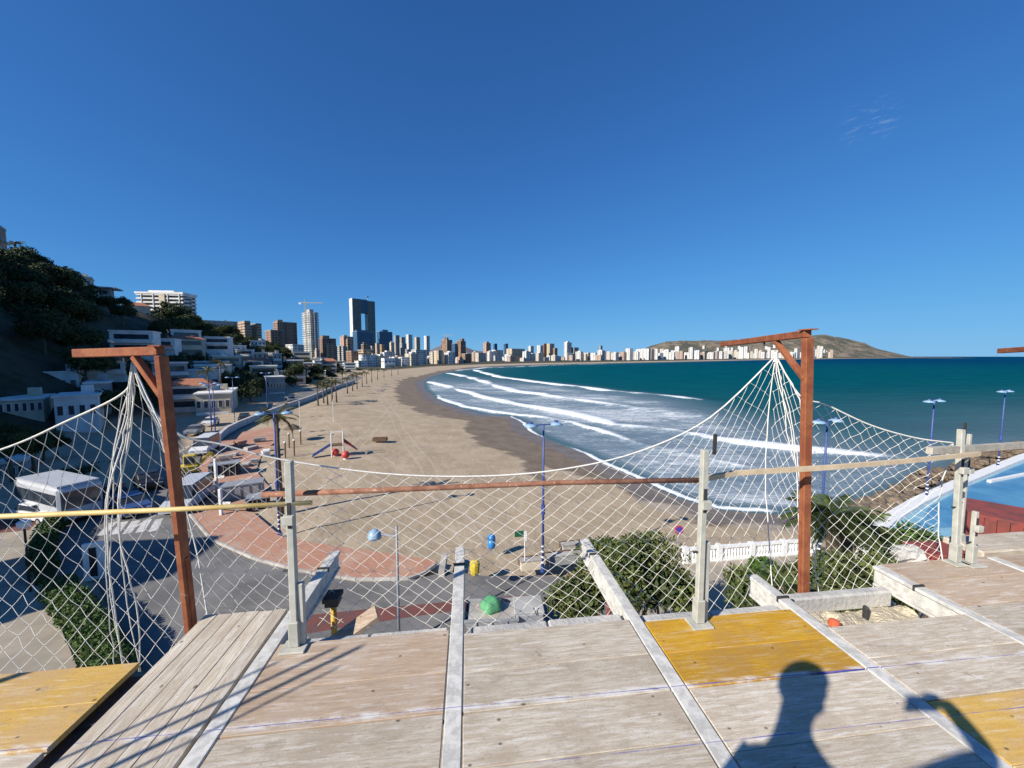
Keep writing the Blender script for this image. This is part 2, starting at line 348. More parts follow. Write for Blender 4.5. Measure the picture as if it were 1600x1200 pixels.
c = k.mix(k.math('MULTIPLY', k.ramp(k.noise(v, 0.5, 6, 0.65), 0.45, 0.7), 0.75), q.outputs[0], (0.44, 0.32, 0.235)); M_PINK = k.done(c, 0.85)
M_KERB = nmat('kerb_concrete', (0.33, 0.30, 0.27), (0.46, 0.43, 0.39), 0.8, 0.85, world=True)
M_WPAINT = nmat('white_road_paint', (0.62, 0.61, 0.58), (0.42, 0.41, 0.39), 2.0, 0.7, world=True)
M_RED = nmat('red_lane_surface', (0.17, 0.055, 0.045), (0.12, 0.055, 0.048), 1.0, 0.85, world=True)
M_PALE = nmat('pale_pavement', (0.36, 0.31, 0.245), (0.27, 0.235, 0.19), 0.5, 0.85, world=True)
ROAD = [(566, 590), (552, 597), (482, 626), (400, 658), (343, 690), (316, 706), (300, 760), (294, 802), (330, 845), (400, 876), (480, 896), (560, 908), (650, 905), (700, 892), (760, 900), (850, 899), (905, 905), (985, 918),
        (1000, 1010), (800, 1080), (560, 1180), (300, 1190), (245, 1080), (185, 980), (150, 900), (150, 850), (172, 800), (205, 765), (262, 722), (330, 676), (400, 646), (470, 612), (538, 589), (556, 585)]
link_z = 2.02
sheet(pxs(ROAD, 2.02), 2.02, 'road', M_ASPH, kind='structure')
sheet(pxs([(150, 905), (60, 905), (-150, 905), (-150, 815), (60, 812), (172, 803)], 2.015), 2.015, 'side_road', M_ASPH, kind='structure')
PINK = [(296, 803), (330, 796), (395, 800), (440, 838), (490, 848), (590, 862), (682, 876), (665, 893), (640, 903), (560, 905), (480, 893), (400, 873), (330, 842)]
pk = MB().prism([p.to_2d() for p in pxs(PINK, 2.14)], 1.9, 2.14).build('pavement', M_PINK, kind='structure')
PINK2 = [(318, 706), (345, 690), (372, 676), (420, 668), (436, 668), (432, 690), (410, 705), (400, 735), (420, 760), (400, 798), (330, 795), (299, 800), (304, 760)]
sheet(pxs(PINK2, 2.06), 2.06, 'pavement', M_PINK, kind='structure')
sheet(pxs([(470, 962), (560, 953), (640, 946), (720, 938), (820, 930), (820, 944), (720, 953), (640, 964), (560, 976), (480, 990)], 2.03), 2.03, 'red_lane', M_RED, kind='structure')
sheet(pxs([(0, 815), (-120, 815), (-300, 980), (-200, 1120), (60, 1120), (120, 1040), (60, 900), (85, 840), (60, 818)], 2.03), 2.03, 'pavement', M_PALE, kind='structure')
sheet(pxs([(-20, 812), (60, 812), (45, 828), (-60, 838)], 2.045), 2.045, 'red_lane', M_RED, kind='structure')
# kerb along the pink pavement, in stones
def run_pts(px, z, step):
    p = pxs(px, z); out = [p[0]]; carry = 0.0
    for a, b in zip(p[:-1], p[1:]):
        L = (b-a).length; t = step-carry
        while t < L: out.append(a+(b-a)*(t/L)); t += step
        carry = L-(t-step)
    return out
kr = empty('kerb', kind='structure')
kp = run_pts([(296, 803), (330, 843), (400, 874), (480, 894), (560, 906), (642, 904), (668, 893), (686, 876)], 2.08, 1.0)
for a, b in zip(kp[:-1], kp[1:]):
    d_ = (b-a)*0.985; MB().bar(a, a+d_, 0.16, 0.18).build('kerb_stone', M_KERB, kr, bevel=0.012)
# painted lines
for i, L_ in enumerate([[(560, 592), (482, 622), (400, 652), (346, 680)], [(200, 830), (250, 800), (300, 700), (330, 684)]]):
    p = pxs(L_, 2.03); m = MB()
    for a, b in zip(p[:-1], p[1:]):
        sd_ = (b-a).cross(Vector((0, 0, 1))).normalized()*0.08; m.add([a-sd_, a+sd_, b+sd_, b-sd_], [(0, 1, 2, 3)])
    m.build('lane_marking', M_WPAINT, kind='structure')
# zebra bars in the worn crossing by the left post
for i in range(5):
    a = at(168+i*19, 826-i*1.5, 2.028); MB().box(a+Vector((0, 0, 0.0)), (0.5, 2.6, 0.006), rz=0.6).build('crossing_bar', M_WPAINT, kind='structure')
# curved retaining wall between road and beach
M_WALL = nmat('grey_wall', (0.40, 0.395, 0.39), (0.52, 0.51, 0.50), 0.7, 0.85, world=True, bump=0.2)
wall = empty('retaining_wall', label='long curved pale wall between the coast road and the sand', cat='wall')
wp = run_pts([(343, 690), (352, 680), (372, 669), (400, 657), (440, 641), (482, 626), (520, 609), (556, 597)], 2.0, 3.0)
for a, b in zip(wp[:-1], wp[1:]):
    m = MB(); m.bar(a+Vector((0, 0, 0.35)), a+(b-a)*0.992+Vector((0, 0, 0.35)), 0.35, 1.5); m.build('wall_panel', M_WALL, wall)
    MB().bar(a+Vector((0, 0, 1.16)), a+(b-a)*0.992+Vector((0, 0, 1.16)), 0.5, 0.12).build('coping', M_WALL, wall)

# --- headland hills across the bay
def hill_obj(name, prof, Yc, depth, mat, seed, rough=0.25):
    xs = [atY(px, py, Yc).x for px, py in prof]; zs = [max(0, atY(px, py, Yc).z) for px, py in prof]
    nx, ny = 220, 60; gx = np.linspace(xs[0], xs[-1], nx); gy = np.linspace(Yc-depth*0.42, Yc+depth*0.6, ny)
    Xg, Yg = np.meshgrid(gx, gy); top = np.interp(Xg*Yc/Yg, xs, zs)
    t = (Yg-Yc)/depth; fall = np.where(t < 0, smooth(1+t/0.42), smooth(1-t/0.6))
    Zg = top*fall*(1+rough*(fbm(Xg/190+seed, Yg/190)-0.55)*(1-0.75*fall))-2
    idx = np.arange(nx*ny).reshape(ny, nx); Fq = np.stack([idx[:-1, :-1], idx[1:, :-1], idx[1:, 1:], idx[:-1, 1:]], -1).reshape(-1, 4)
    link(name, grid_mesh(name, Xg.ravel(), Yg.ravel(), Zg.ravel(), Fq, mat), kind='structure')
k = NT('headland'); v = k.pos(); a = k.noise(v, 0.006, 7, 0.65); b = k.noise(v, 0.03, 5, 0.65)
c = k.mix(k.ramp(a, 0.4, 0.6), (0.075, 0.075, 0.05), (0.21, 0.165, 0.12)); c = k.mix(k.ramp(b, 0.5, 0.62), c, (0.05, 0.058, 0.04)); c = k.mix(k.ramp(b, 0.33, 0.25), c, (0.3, 0.25, 0.2))
k.bump(b, 1.0, 12.0); M_HILL = k.done(c, 0.95)
M_FAR = nmat('far_mountain', (0.10, 0.10, 0.11), (0.16, 0.15, 0.15), 0.002, 0.95, world=True)
hill_obj('headland', [(985, 556), (1005, 546), (1040, 533), (1062, 531), (1080, 532), (1100, 531), (1120, 533), (1140, 531), (1170, 527), (1200, 526), (1225, 530), (1260, 527), (1290, 523), (1312, 526), (1330, 532), (1352, 536), (1372, 546), (1400, 552), (1426, 557.5)], 4200, 2000, M_HILL, 3, 0.9)
hill_obj('mountain', [(640, 556), (672, 547), (690, 539), (705, 543), (722, 540), (740, 547), (770, 551), (800, 556)], 14000, 6000, M_FAR, 9)
# ================================================================ the formwork deck in the foreground
def chalk(k, c):                                 # snapped blue chalk lines running across boards and beams
    pos = k.pos(); dv = k.n('VectorMath', operation='DOT_PRODUCT'); k.L(pos, dv.inputs[0]); dv.inputs[1].default_value = ER
    du = k.n('VectorMath', operation='DOT_PRODUCT'); k.L(pos, du.inputs[0]); du.inputs[1].default_value = ED
    u, v = du.outputs['Value'], dv.outputs['Value']; nz = k.noise(pos, 2.2, 4, 0.6)
    for v0, sl, u0, a in ((1.604, -0.0148, -3, 1.0), (1.338, -0.014, 0.15, 0.75)):
        e = k.math('ABSOLUTE', k.math('SUBTRACT', k.math('ADD', v, k.math('MULTIPLY', u, -sl)), v0))
        if a == 1.0: c = k.mix(k.math('MULTIPLY', k.math('MULTIPLY', k.ramp(e, 0.028, 0.006), k.ramp(k.noise(k.scale(pos, (1, 3, 1)), 5, 5, 0.7), 0.42, 0.6)), 0.75), c, (0.70, 0.68, 0.65))
        w_ = k.math('MULTIPLY', k.ramp(nz, 0.4, 0.75), 0.0022)
        f = k.math('MULTIPLY', k.math('LESS_THAN', k.math('SUBTRACT', e, w_), 0.0013), k.ramp(u, u0, u0+0.3))
        f = k.math('MULTIPLY', f, k.math('MULTIPLY', k.ramp(k.noise(pos, 9, 4), 0.25, 0.6), a))
        c = k.mix(f, c, (0.075, 0.085, 0.36))
    return c
def wood(name, cA, cB, cC, resid=0.5):
    k = NT(name); o = k.obj(); a = k.n('VectorMath', operation='ADD'); k.L(o, a.inputs[0])
    cx = k.n('CombineXYZ'); r = k.rand()
    for i, q in enumerate((31, 57, 13)): k.L(k.math('MULTIPLY', r, float(q)), cx.inputs[i])
    k.L(cx.outputs[0], a.inputs[1]); v = a.outputs[0]
    g1 = k.noise(k.scale(v, (1.6, 20, 20)), 4.0, 8, 0.72, 0.6); g2 = k.noise(k.scale(v, (2.5, 90, 90)), 2.5, 3, 0.6)
    big = k.noise(v, 3.2, 5, 0.6); mid = k.noise(k.scale(v, (0.35, 3.2, 1)), 14, 7, 0.75)
    c = k.mix(k.ramp(g1, 0.36, 0.64), cA, cB); c = k.mix(k.math('MULTIPLY', k.ramp(g2, 0.5, 0.75), 0.55), c, cC)
    c = k.mix(k.math('MULTIPLY', k.ramp(big, 0.46, 0.64), 0.7), c, cC)
    c = k.mix(k.math('MULTIPLY', k.ramp(mid, 0.50, 0.66), resid), c, (0.72, 0.69, 0.64))          # cement residue
    c = k.mix(k.math('MULTIPLY', k.ramp(k.noise(k.scale(v, (1, 1.6, 1)), 95, 4, 0.7), 0.56, 0.68), 0.5), c, (0.20, 0.155, 0.115))   # grime specks
    c = k.mix(k.math('MULTIPLY', k.ramp(k.noise(k.scale(v, (1, 1.7, 1)), 5.5, 7, 0.75), 0.54, 0.70), 0.5), c, (0.27, 0.215, 0.155))
    c = k.mix(k.math('MULTIPLY', k.ramp(k.noise(v, 7.5, 5, 0.7), 0.66, 0.74), 0.55), c, (0.17, 0.125, 0.09))   # dark stains
    vo = k.n('TexVoronoi'); k.L(k.scale(v, (1, 1.5, 1)), vo.inputs['Vector']); vo.inputs['Scale'].default_value = 8.5
    c = k.mix(k.math('MULTIPLY', k.ramp(k.math('ADD', vo.outputs['Distance'], k.math('MULTIPLY', k.noise(v, 9, 2), 0.16)), 0.185, 0.115), 0.85), c, (0.10, 0.075, 0.055))      # knots and nail heads
    h = k.n('HueSaturation'); k.L(c, h.inputs['Color']); k.L(k.math('ADD', k.math('MULTIPLY', r, 0.26), 0.87), h.inputs['Value'])
    c = chalk(k, h.outputs[0])
    k.bump(k.math('ADD', g1, k.math('MULTIPLY', mid, 0.5)), 0.35, 0.004)
    return k.done(c, 0.86, spec=0.2)
M_WG = wood('grey_board', (0.43, 0.355, 0.265), (0.60, 0.545, 0.45), (0.40, 0.33, 0.25), 0.62)
M_WB = wood('tan_board', (0.37, 0.265, 0.18), (0.48, 0.37, 0.27), (0.45, 0.365, 0.285), 0.45)
M_WY = wood('yellow_board', (0.47, 0.24, 0.015), (0.58, 0.34, 0.03), (0.42, 0.235, 0.055), 0.22)
M_WY2 = wood('worn_yellow_board', (0.50, 0.30, 0.06), (0.56, 0.37, 0.11), (0.46, 0.31, 0.16), 0.34)
k = NT('galvanised'); o = k.obj(); a = k.noise(o, 14, 5, 0.7); b = k.noise(o, 60, 4, 0.7)
c = k.mix(k.ramp(a, 0.4, 0.62), (0.44, 0.43, 0.40), (0.62, 0.605, 0.56)); c = k.mix(k.math('MULTIPLY', k.ramp(b, 0.55, 0.7), 0.6), c, (0.66, 0.64, 0.6)); c = k.mix(k.math('MULTIPLY', k.ramp(a, 0.66, 0.74), 0.6), c, (0.20, 0.17, 0.14))
k.bump(b, 0.3, 0.002); M_GALV = k.done(chalk(k, c), 0.75, 0.0)
k = NT('rust_paint'); o = k.obj(); a = k.noise(o, 9, 6, 0.68); b = k.noise(o, 45, 4, 0.65)
c = k.mix(k.ramp(a, 0.38, 0.6), (0.22, 0.065, 0.03), (0.30, 0.105, 0.045)); c = k.mix(k.math('MULTIPLY', k.ramp(b, 0.55, 0.7), 0.6), c, (0.13, 0.05, 0.03)); c = k.mix(k.math('MULTIPLY', k.ramp(a, 0.66, 0.72), 0.7), c, (0.42, 0.33, 0.26))
k.bump(b, 0.4, 0.002); M_RUST = k.done(c, 0.75, 0.0, 0.3)
k = NT('rust_tube'); o = k.obj(); a = k.noise(o, 12, 6, 0.7); b = k.noise(o, 50, 3, 0.65)
c = k.mix(k.ramp(a, 0.38, 0.6), (0.19, 0.075, 0.04), (0.30, 0.14, 0.085)); c = k.mix(k.math('MULTIPLY', k.ramp(b, 0.62, 0.72), 0.8), c, (0.5, 0.42, 0.35)); M_RTUBE = k.done(c, 0.8)
M_YRAIL = nmat('yellow_tube_paint', (0.62, 0.42, 0.13), (0.70, 0.52, 0.22), 8, 0.6)
M_TIMB = nmat('pale_timber', (0.62, 0.50, 0.34), (0.52, 0.40, 0.26), 9, 0.85, bump=0.2)
M_GTIMB = nmat('grey_timber', (0.45, 0.42, 0.35), (0.33, 0.30, 0.25), 12, 0.88, bump=0.3)
M_POST = nmat('grey_green_post_paint', (0.36, 0.36, 0.31), (0.47, 0.46, 0.40), 11, 0.68, bump=0.15, bd=0.002)
M_CORD = nmat('white_net_cord', (0.74, 0.72, 0.66), (0.62, 0.60, 0.55), 30, 0.85)
M_CONC = nmat('rough_concrete', (0.36, 0.355, 0.34), (0.52, 0.50, 0.46), 5, 0.92, bump=0.7, bd=0.012)
M_FOAM = nmat('cream_rubble', (0.62, 0.55, 0.40), (0.42, 0.37, 0.29), 9, 0.95, bump=0.9, bd=0.03)
M_DARK = nmat('dark_steel', (0.02, 0.02, 0.022), (0.04, 0.038, 0.036), 10, 0.7)
M_PROP = nmat('yellow_prop_paint', (0.62, 0.36, 0.03), (0.42, 0.22, 0.03), 14, 0.6)
M_ORAN = nmat('orange_plastic', (0.60, 0.12, 0.05), (0.5, 0.10, 0.05), 5, 0.5)

# steel beams of the formwork
def beam(u, tip, label, z=0.0, back=-1.4, w_=0.075, M_GALV=M_GALV):
    r = empty('steel_beam', dk(u, 0, z), DA, label=label, cat='beam', group='steel beams carrying the formwork boards')
    L = tip-back; c = (tip+back)/2
    MB().box((0, c, -0.010), (w_, L, 0.024)).build('flange', M_GALV, r, bevel=0.003)
    MB().box((0, c, -0.075), (w_*0.62, L-0.01, 0.105)).build('web', M_GALV, r, bevel=0.003)
    MB().box((0, c, -0.137), (w_, L-0.02, 0.018)).build('lower_flange', M_GALV, r, bevel=0.003)
    MB().box((0, tip-0.02-0.25, -0.004), (w_+0.008, 0.012, 0.036)).build('clip', M_DARK, r)
    return r
beam(-1.10, 3.11, 'galvanised beam with a dark shaded side beside the sloping pale boards')
beam(-0.08, 3.05, 'upright-looking galvanised beam near the middle, tip beside the green sack')
beam(1.00, 3.07, 'galvanised beam with bright tip leaning over the big bush')
beam(2.06, 2.40, 'galvanised beam along the right edge of the bright yellow board')
beam(3.10, 2.40, 'galvanised beam at right, along the edge of the tan board')
beam(-1.68, 2.02, 'added dark strip standing in for the shade in the gap right of the worn yellow board', z=-0.05, w_=0.15, M_GALV=M_DARK)  # no real beam: dark strip added under the gap to stand for its shade
beam(4.14, 2.4, 'galvanised beam at the far right frame edge', back=1.2)

def plank(parent, name, x, y, sx, sy, m, z=0.0, rz=0.0):
    me = MB().box((0, 0, 0), (sx, sy, 0.027)).mesh(name, m, bevel=0.0025)
    o = link(name, me, parent, (x, y, z), rz); o.rotation_euler = (random.uniform(-.002, .002), random.uniform(-.0015, .0015), rz); return o
def panel(u0, u1, v0, v1, m, label, n=2, z=0.0):
    cu, cv = (u0+u1)/2, (v0+v1)/2
    r = empty('formwork_panel', dk(cu, cv, z), DA, label=label, cat='panel', group='formwork boards of the deck')
    cuts = [0]+sorted((i+random.uniform(-.16, .16))/n for i in range(1, n))+[1]
    for a, b in zip(cuts[:-1], cuts[1:]):
        ya = v0-cv+(v1-v0)*a; yb = v0-cv+(v1-v0)*b
        plank(r, 'plank', 0, (ya+yb)/2, u1-u0, yb-ya-0.0015, m, -0.0135+random.uniform(-.0012, .0012))
    return r
panel(-2.66, -1.725, 1.62, 2.055, M_WY2, 'worn yellow board with grey patches at the left frame edge')
panel(-2.66, -1.725, 1.10, 1.61, M_WG, 'grey board corner below the worn yellow board at bottom left')
panel(-3.70, -2.675, 1.30, 2.055, M_WG, 'grey board left of the worn yellow board')
panel(-1.055, -0.125, 1.585, 2.10, M_WB, 'tan brown board under the left grey post, its seam pale')
panel(-1.055, -0.125, 1.075, 1.58, M_WG, 'grey board with long hooked bar shadows, below the tan board')
panel(-0.035, 0.955, 1.575, 2.06, M_WG, 'pale grey spotted board right of the middle beam')
panel(-0.035, 0.955, 1.065, 1.57, M_WG, 'brownish board at bottom centre between the two blue chalk lines')
panel(1.045, 2.015, 1.575, 2.03, M_WY, 'bright yellow board with the double grey post on it')
panel(1.045, 2.015, 1.065, 1.57, M_WG, 'grey board below the bright yellow one, head shadow across it')
panel(2.105, 3.055, 1.385, 1.86, M_WG, 'mauve grey board crossed by the blue chalk line at right')
panel(2.105, 3.055, 0.90, 1.38, M_WY2, 'worn yellow tan board in the bottom right corner')
panel(3.145, 4.095, 1.93, 2.415, M_WB, 'tan board at the right with the light grey post standing on it')
panel(3.145, 4.095, 1.43, 1.925, M_WG, 'mauve board at the right frame edge below the tan one')
panel(4.185, 5.2, 1.9, 2.4, M_WB, 'tan board outside right of the far right beam')
for i, (a, b) in enumerate(((-1.055, -0.125), (-0.035, 0.955), (1.045, 2.015))):
    for j in range(4): panel(a, b, 1.06-0.51*(j+1), 1.06-0.51*j-0.005, M_WG, f'grey board under or behind the camera, {nth(j)} row back in the {["left", "middle", "right"][i]} bay')
for j in range(3): panel(2.105, 3.055, 0.895-0.51*(j+1), 0.895-0.51*j-.005, M_WG, f'grey board outside the frame, {nth(j)} row back in the far right bay')
# long boards laid lengthwise beside the left beam
st = empty('board_platform', dk(-1.39, 0.9, 0.0), DA, label='sloping-looking pale platform of narrow lengthwise boards at left', cat='platform')
xs = [-0.245, -0.17, -0.085, -0.01, 0.07, 0.155, 0.235]
for i in range(6):
    e = random.uniform(-0.006, 0.006); x0, x1 = xs[i], xs[i+1]
    me = MB().box((0, 0, 0), (3.0, x1-x0-0.002, 0.027)).mesh('board', M_WG, bevel=0.002); o = link('board', me, st, ((x0+x1)/2, e, -0.0125+random.uniform(-.001, .001)), math.pi/2)
# concrete below the edge
def slab(name, u0, u1, v0, v1, z0, z1, m, label, cat='ledge', bev=0.012, n=1):
    r = empty(name, dk((u0+u1)/2, (v0+v1)/2, z0), DA, label=label, cat=cat)
    L = (u1-u0)/n
    for i in range(n): MB().box((-(u1-u0)/2+L*(i+.5), random.uniform(-.004, .004), (z1-z0)/2), (L-0.006, v1-v0, z1-z0)).build('edge_block', m, r, bevel=bev)
    return r
slab('concrete_ledge', -1.05, -0.13, 2.12, 2.20, -0.16, -0.05, M_CONC, 'rough pale concrete ledge behind the tan board at left', n=2)
slab('concrete_ledge', 0.0, 0.955, 2.10, 2.18, -0.15, -0.045, M_CONC, 'grey concrete ledge edging the pale spotted board in the middle', n=2)
slab('concrete_ledge', 1.05, 2.0, 2.06, 2.13, -0.13, -0.03, M_CONC, 'bluish concrete ledge behind the bright yellow board', n=2)
slab('concrete_ledge', 2.12, 3.0, 2.20, 2.27, -0.19, -0.07, M_CONC, 'thick grey concrete beam end right of the right gallows post', n=1)
slab('timber_block', 2.67, 2.705, 2.10, 2.14, -0.2, -0.10, M_DARK, 'small black block in front of the thick concrete beam end', cat='block')
# rubble in the open bay
b = bmesh.new(); bmesh.ops.create_grid(b, x_segments=46, y_segments=22, size=0.5)
for q in b.verts:
    q.co.x *= 0.98; q.co.y *= 0.42; q.co.z = 0.07*(float(fbm(np.array([q.co.x*14+5]), np.array([q.co.y*14]))[0])-0.4)
me = bpy.data.meshes.new('rubble'); b.to_mesh(me); b.free(); me.materials.append(M_FOAM)
link('rubble_bed', me, None, dk(2.58, 2.0, -0.19), DA, label='cream broken rubble filling the open bay at right', cat='rubble')
MB().lathe([(0.026, 0), (0.034, 0.012), (0.03, 0.04), (0.012, 0.05)], 12).build('plastic_cap', M_ORAN, None, loc=dk(2.33, 2.02, -0.14), label='orange plastic cap lying in the rubble by the beam', cat='cap')
# boulder / concrete lump beside the right post
b = bmesh.new(); bmesh.ops.create_icosphere(b, subdivisions=4, radius=0.10)
for q in b.verts: q.co *= 1+0.9*(float(fbm(np.array([q.co.x*22+3]), np.array([q.co.y*22+q.co.z*17]))[0])-0.5); q.co.z *= 0.75
me = bpy.data.meshes.new('lump'); b.to_mesh(me); b.free(); me.materials.append(M_CONC)
link('concrete_lump', me, None, dk(3.56, 2.52, -0.02), 0, label='rounded grey concrete lump left of the right-hand post', cat='rubble')
slab('concrete_slab', 4.15, 6.5, 2.45, 2.72, -0.14, 0.012, M_WG, 'weathered grey slab edge at the right frame edge above the tan boards', cat='slab')

# gallows posts of the net
def profile(mb, a, b_, w_, h_, up): mb.bar(a, b_, w_, h_, up)
def gallows(base, top, arm_end, brace_t, brace_drop, label, w_=0.042, h_=0.085):
    base = Vector(base); top = Vector(top); arm_end = Vector(arm_end)
    r = empty('gallows_post', base, 0, label=label, cat='post', group='rusty gallows posts holding the safety net')
    t = top-base; ae = arm_end-base; up = ER
    MB().bar((0, 0, 0), t, w_, h_, up).build('post', M_RUST, r, bevel=0.004)
    MB().bar(t*0.18, t*0.62, w_+0.012, h_*0.35, up).build('flange_strip', M_RUST, r)
    MB().bar(t+Vector((0, 0, 0.028)), ae+Vector((0, 0, 0.028)), 0.045, 0.05).build('arm', M_RUST, r, bevel=0.004)
    MB().bar(t+(ae-t)*brace_t, t-Vector((0, 0, brace_drop)), 0.04, 0.03).build('brace', M_RUST, r, bevel=0.003)
    MB().box(t+Vector((0, 0, 0.056)), (0.06, 0.095, 0.008), rz=DA).build('cap_plate', M_RUST, r)
    MB().tube([t+(ae-t)*(brace_t+.12)+Vector((0, 0, 0.01)), t+(ae-t)*(brace_t+.12)-Vector((0, 0, 0.03))], 0.008).build('hook', M_DARK, r)
    return r
GT1 = atY(252, 556, 2.12); GB1 = GT1+(dk(-1.685, 2.355, -0.06)-GT1)*1.9; GA1 = atY(120, 559.5, 2.25)
gallows(GB1, GT1, GA1, 0.30, 0.24, 'rusty gallows post at left, its lit arm pointing left', w_=0.032, h_=0.07)
GT2 = atY(1262, 528, 2.52); GB2 = GT2+(dk(2.39, 2.30, -0.19)-GT2)*1.7; GA2 = atY(1128, 542, 4.2)
gallows(GB2, GT2, GA2, 0.26, 0.28, 'rusty gallows post at right, its arm reaching out over the sea', w_=0.058, h_=0.045)
GT3 = atY(1800, 540, 2.6); gallows(GT3-Vector((0, 0, 3.2)), GT3, atY(1562, 552.5, 3.9), 0.3, 0.25, 'rusty arm tip poking in at the right frame edge', w_=0.06)

# grey guard posts
def guard_post(p, h, label, twin=None, wid=0.037, lean=(0, 0), stub=None):
    r = empty('guard_post', p, DA, label=label, cat='post', group='grey guard-rail posts on the deck')
    tp = Vector((lean[0], lean[1], h))
    MB().bar((0, 0, 0.01), tp, wid, wid, (0, 1, 0)).build('upright', M_POST, r, bevel=0.004)
    MB().box((0.0, -0.01, 0.006), (0.13, 0.10, 0.012)).build('base_plate', M_POST, r, bevel=0.003)
    MB().box((0, 0, 0.085), (wid+0.016, wid+0.016, 0.14)).build('sleeve', M_POST, r, bevel=0.004)
    MB().box(tp*0.70+Vector((0, -wid*0.5-0.012, 0)), (wid+0.02, 0.03, 0.05)).build('rail_bracket', M_POST, r, bevel=0.003)
    MB().box(tp*0.72+Vector((0, -wid*0.5-.002, 0)), (wid*0.5, 0.006, 0.14)).build('slot', M_DARK, r)
    MB().tube([tp*0.42+Vector((-0.05, 0, 0)), tp*0.42+Vector((0.0, 0, 0))], 0.006).build('pin', M_DARK, r)
    if twin: MB().bar((twin[0], 0.012, 0.012), (twin[0]+twin[2], 0.012, twin[1]), wid*0.86, wid*0.86, (0, 1, 0)).build('side_tube', M_POST, r, bevel=0.004)
    if stub: MB().bar(tp+Vector(stub[0]), tp+Vector(stub[1]), 0.01, 0.02).build('top_hook', M_DARK, r)
    return r
guard_post(dk(-0.96, 2.07), 1.04, 'grey guard post at left, carrying the yellow and the rusty rail', twin=(0.034, 0.36, 0), lean=(0.0, 0.015))
guard_post(dk(1.36, 1.98), 1.06, 'grey double guard post standing on the bright yellow board', twin=(0.045, 0.50, 0.0), stub=((0.06, 0, -0.03), (0.062, 0, 0.09)))
guard_post(dk(3.74, 2.36), 1.04, 'pale grey guard post by the blue pool, on the tan board', wid=0.036, lean=(0.03, 0.05), stub=((0.03, 0, -0.1), (0.032, 0, 0.05)))
guard_post(dk(3.84, 2.33), 0.42, 'short pale stub post beside the right-hand guard post', wid=0.03)
# rails
def rail(name, pts, r_, m, label, n=8, flat=None):
    mb = MB()
    if flat:
        for a, b in zip(pts[:-1], pts[1:]): mb.bar(a, b, flat[0], flat[1])
    else: mb.tube(pts, r_, n)
    return mb.build(name, m, smooth=not flat, label=label, cat='rail')
rail('guard_rail', [at(-160, 813, 14.20), at(0, 807, 14.20), at(250, 797, 14.205), at(487, 785.5, 14.21)], 0.0135, M_YRAIL, 'yellow painted tube rail at left')
rail('guard_rail', [at(410, 773, 14.235), at(640, 764, 14.245), at(880, 754, 14.255), at(1092, 750, 14.255)], 0.016, M_RTUBE, 'rusty tube rail across the middle')
rail('guard_rail', [at(1080, 751.5, 14.25), at(1150, 739, 14.262), at(1300, 730, 14.262), at(1420, 720, 14.265), at(1530, 709, 14.27)], 0.014, M_TIMB, 'bent pale wooden rail running right past the rusty post', flat=(0.022, 0.03))
rail('guard_rail', [atY(1452, 704, 2.75), atY(1530, 700, 2.9), atY(1680, 690, 3.2)], 0.02, M_GTIMB, 'grey weathered timber rail at right, lying on the post hook', flat=(0.04, 0.05))
rail('guard_rail', [atY(1500, 706, 3.0), atY(1600, 699, 3.2), atY(1700, 692, 3.4)], 0.018, M_RTUBE, 'dark rusty rail under the grey timber rail at right')
guard_post(atY(1513, 700, 3.1)-Vector((0, 0, 0.9)), 1.02, 'thin far post stub right of the pale guard post', wid=0.025)

# yellow prop and beam head beneath the left beam
pr = empty('steel_prop', dk(-1.0, 2.74, -2.63), DA, label='yellow steel prop standing beyond the left beam', cat='prop')
MB().tube([(0, 0, 0), (0, 0, 1.3)], 0.03, 10).build('outer_tube', M_PROP, pr, smooth=True)
MB().tube([(0, 0, 1.25), (0, 0, 2.42)], 0.022, 10).build('inner_tube', M_PROP, pr, smooth=True)
for i in range(9): MB().box((0, -0.0215, 1.4+i*0.11), (0.012, 0.004, 0.03)).build('pin_hole', M_DARK, pr)
MB().box((0, 0, 2.44), (0.09, 0.09, 0.04)).build('head_plate', M_DARK, pr)
MB().box((0.0, 0, 2.475), (0.11, 0.12, 0.03)).build('fork_head', M_DARK, pr)
bd = MB().bar((-0.14, 0, 0), (0.12, 0.14, 0.13), 0.14, 0.03); bd.build('offcut_board', M_WB, None, loc=dk(-0.78, 2.42, -0.30), label='short brown offcut board leaning beside the yellow prop', cat='board')

# the unfinished storey below the deck
bdg = empty('unfinished_building', dk(0.5, -2, -11.4), DA, label='concrete storey of the building site under the formwork deck', cat='building')
MB().box((0, -0.1, 8.45), (11, 8.2, 0.25)).build('floor_slab', M_CONC, bdg)
MB().box((0, -1.0, 4.1), (10, 6.0, 8.2)).build('wall', M_CONC, bdg)
for x_ in (-4.5, -1.5, 1.5, 4.5):
    for y_ in (-3, 0.5, 3.0): MB().box((x_, y_, 9.9), (0.3, 0.3, 2.65)).build('column', M_CONC, bdg)
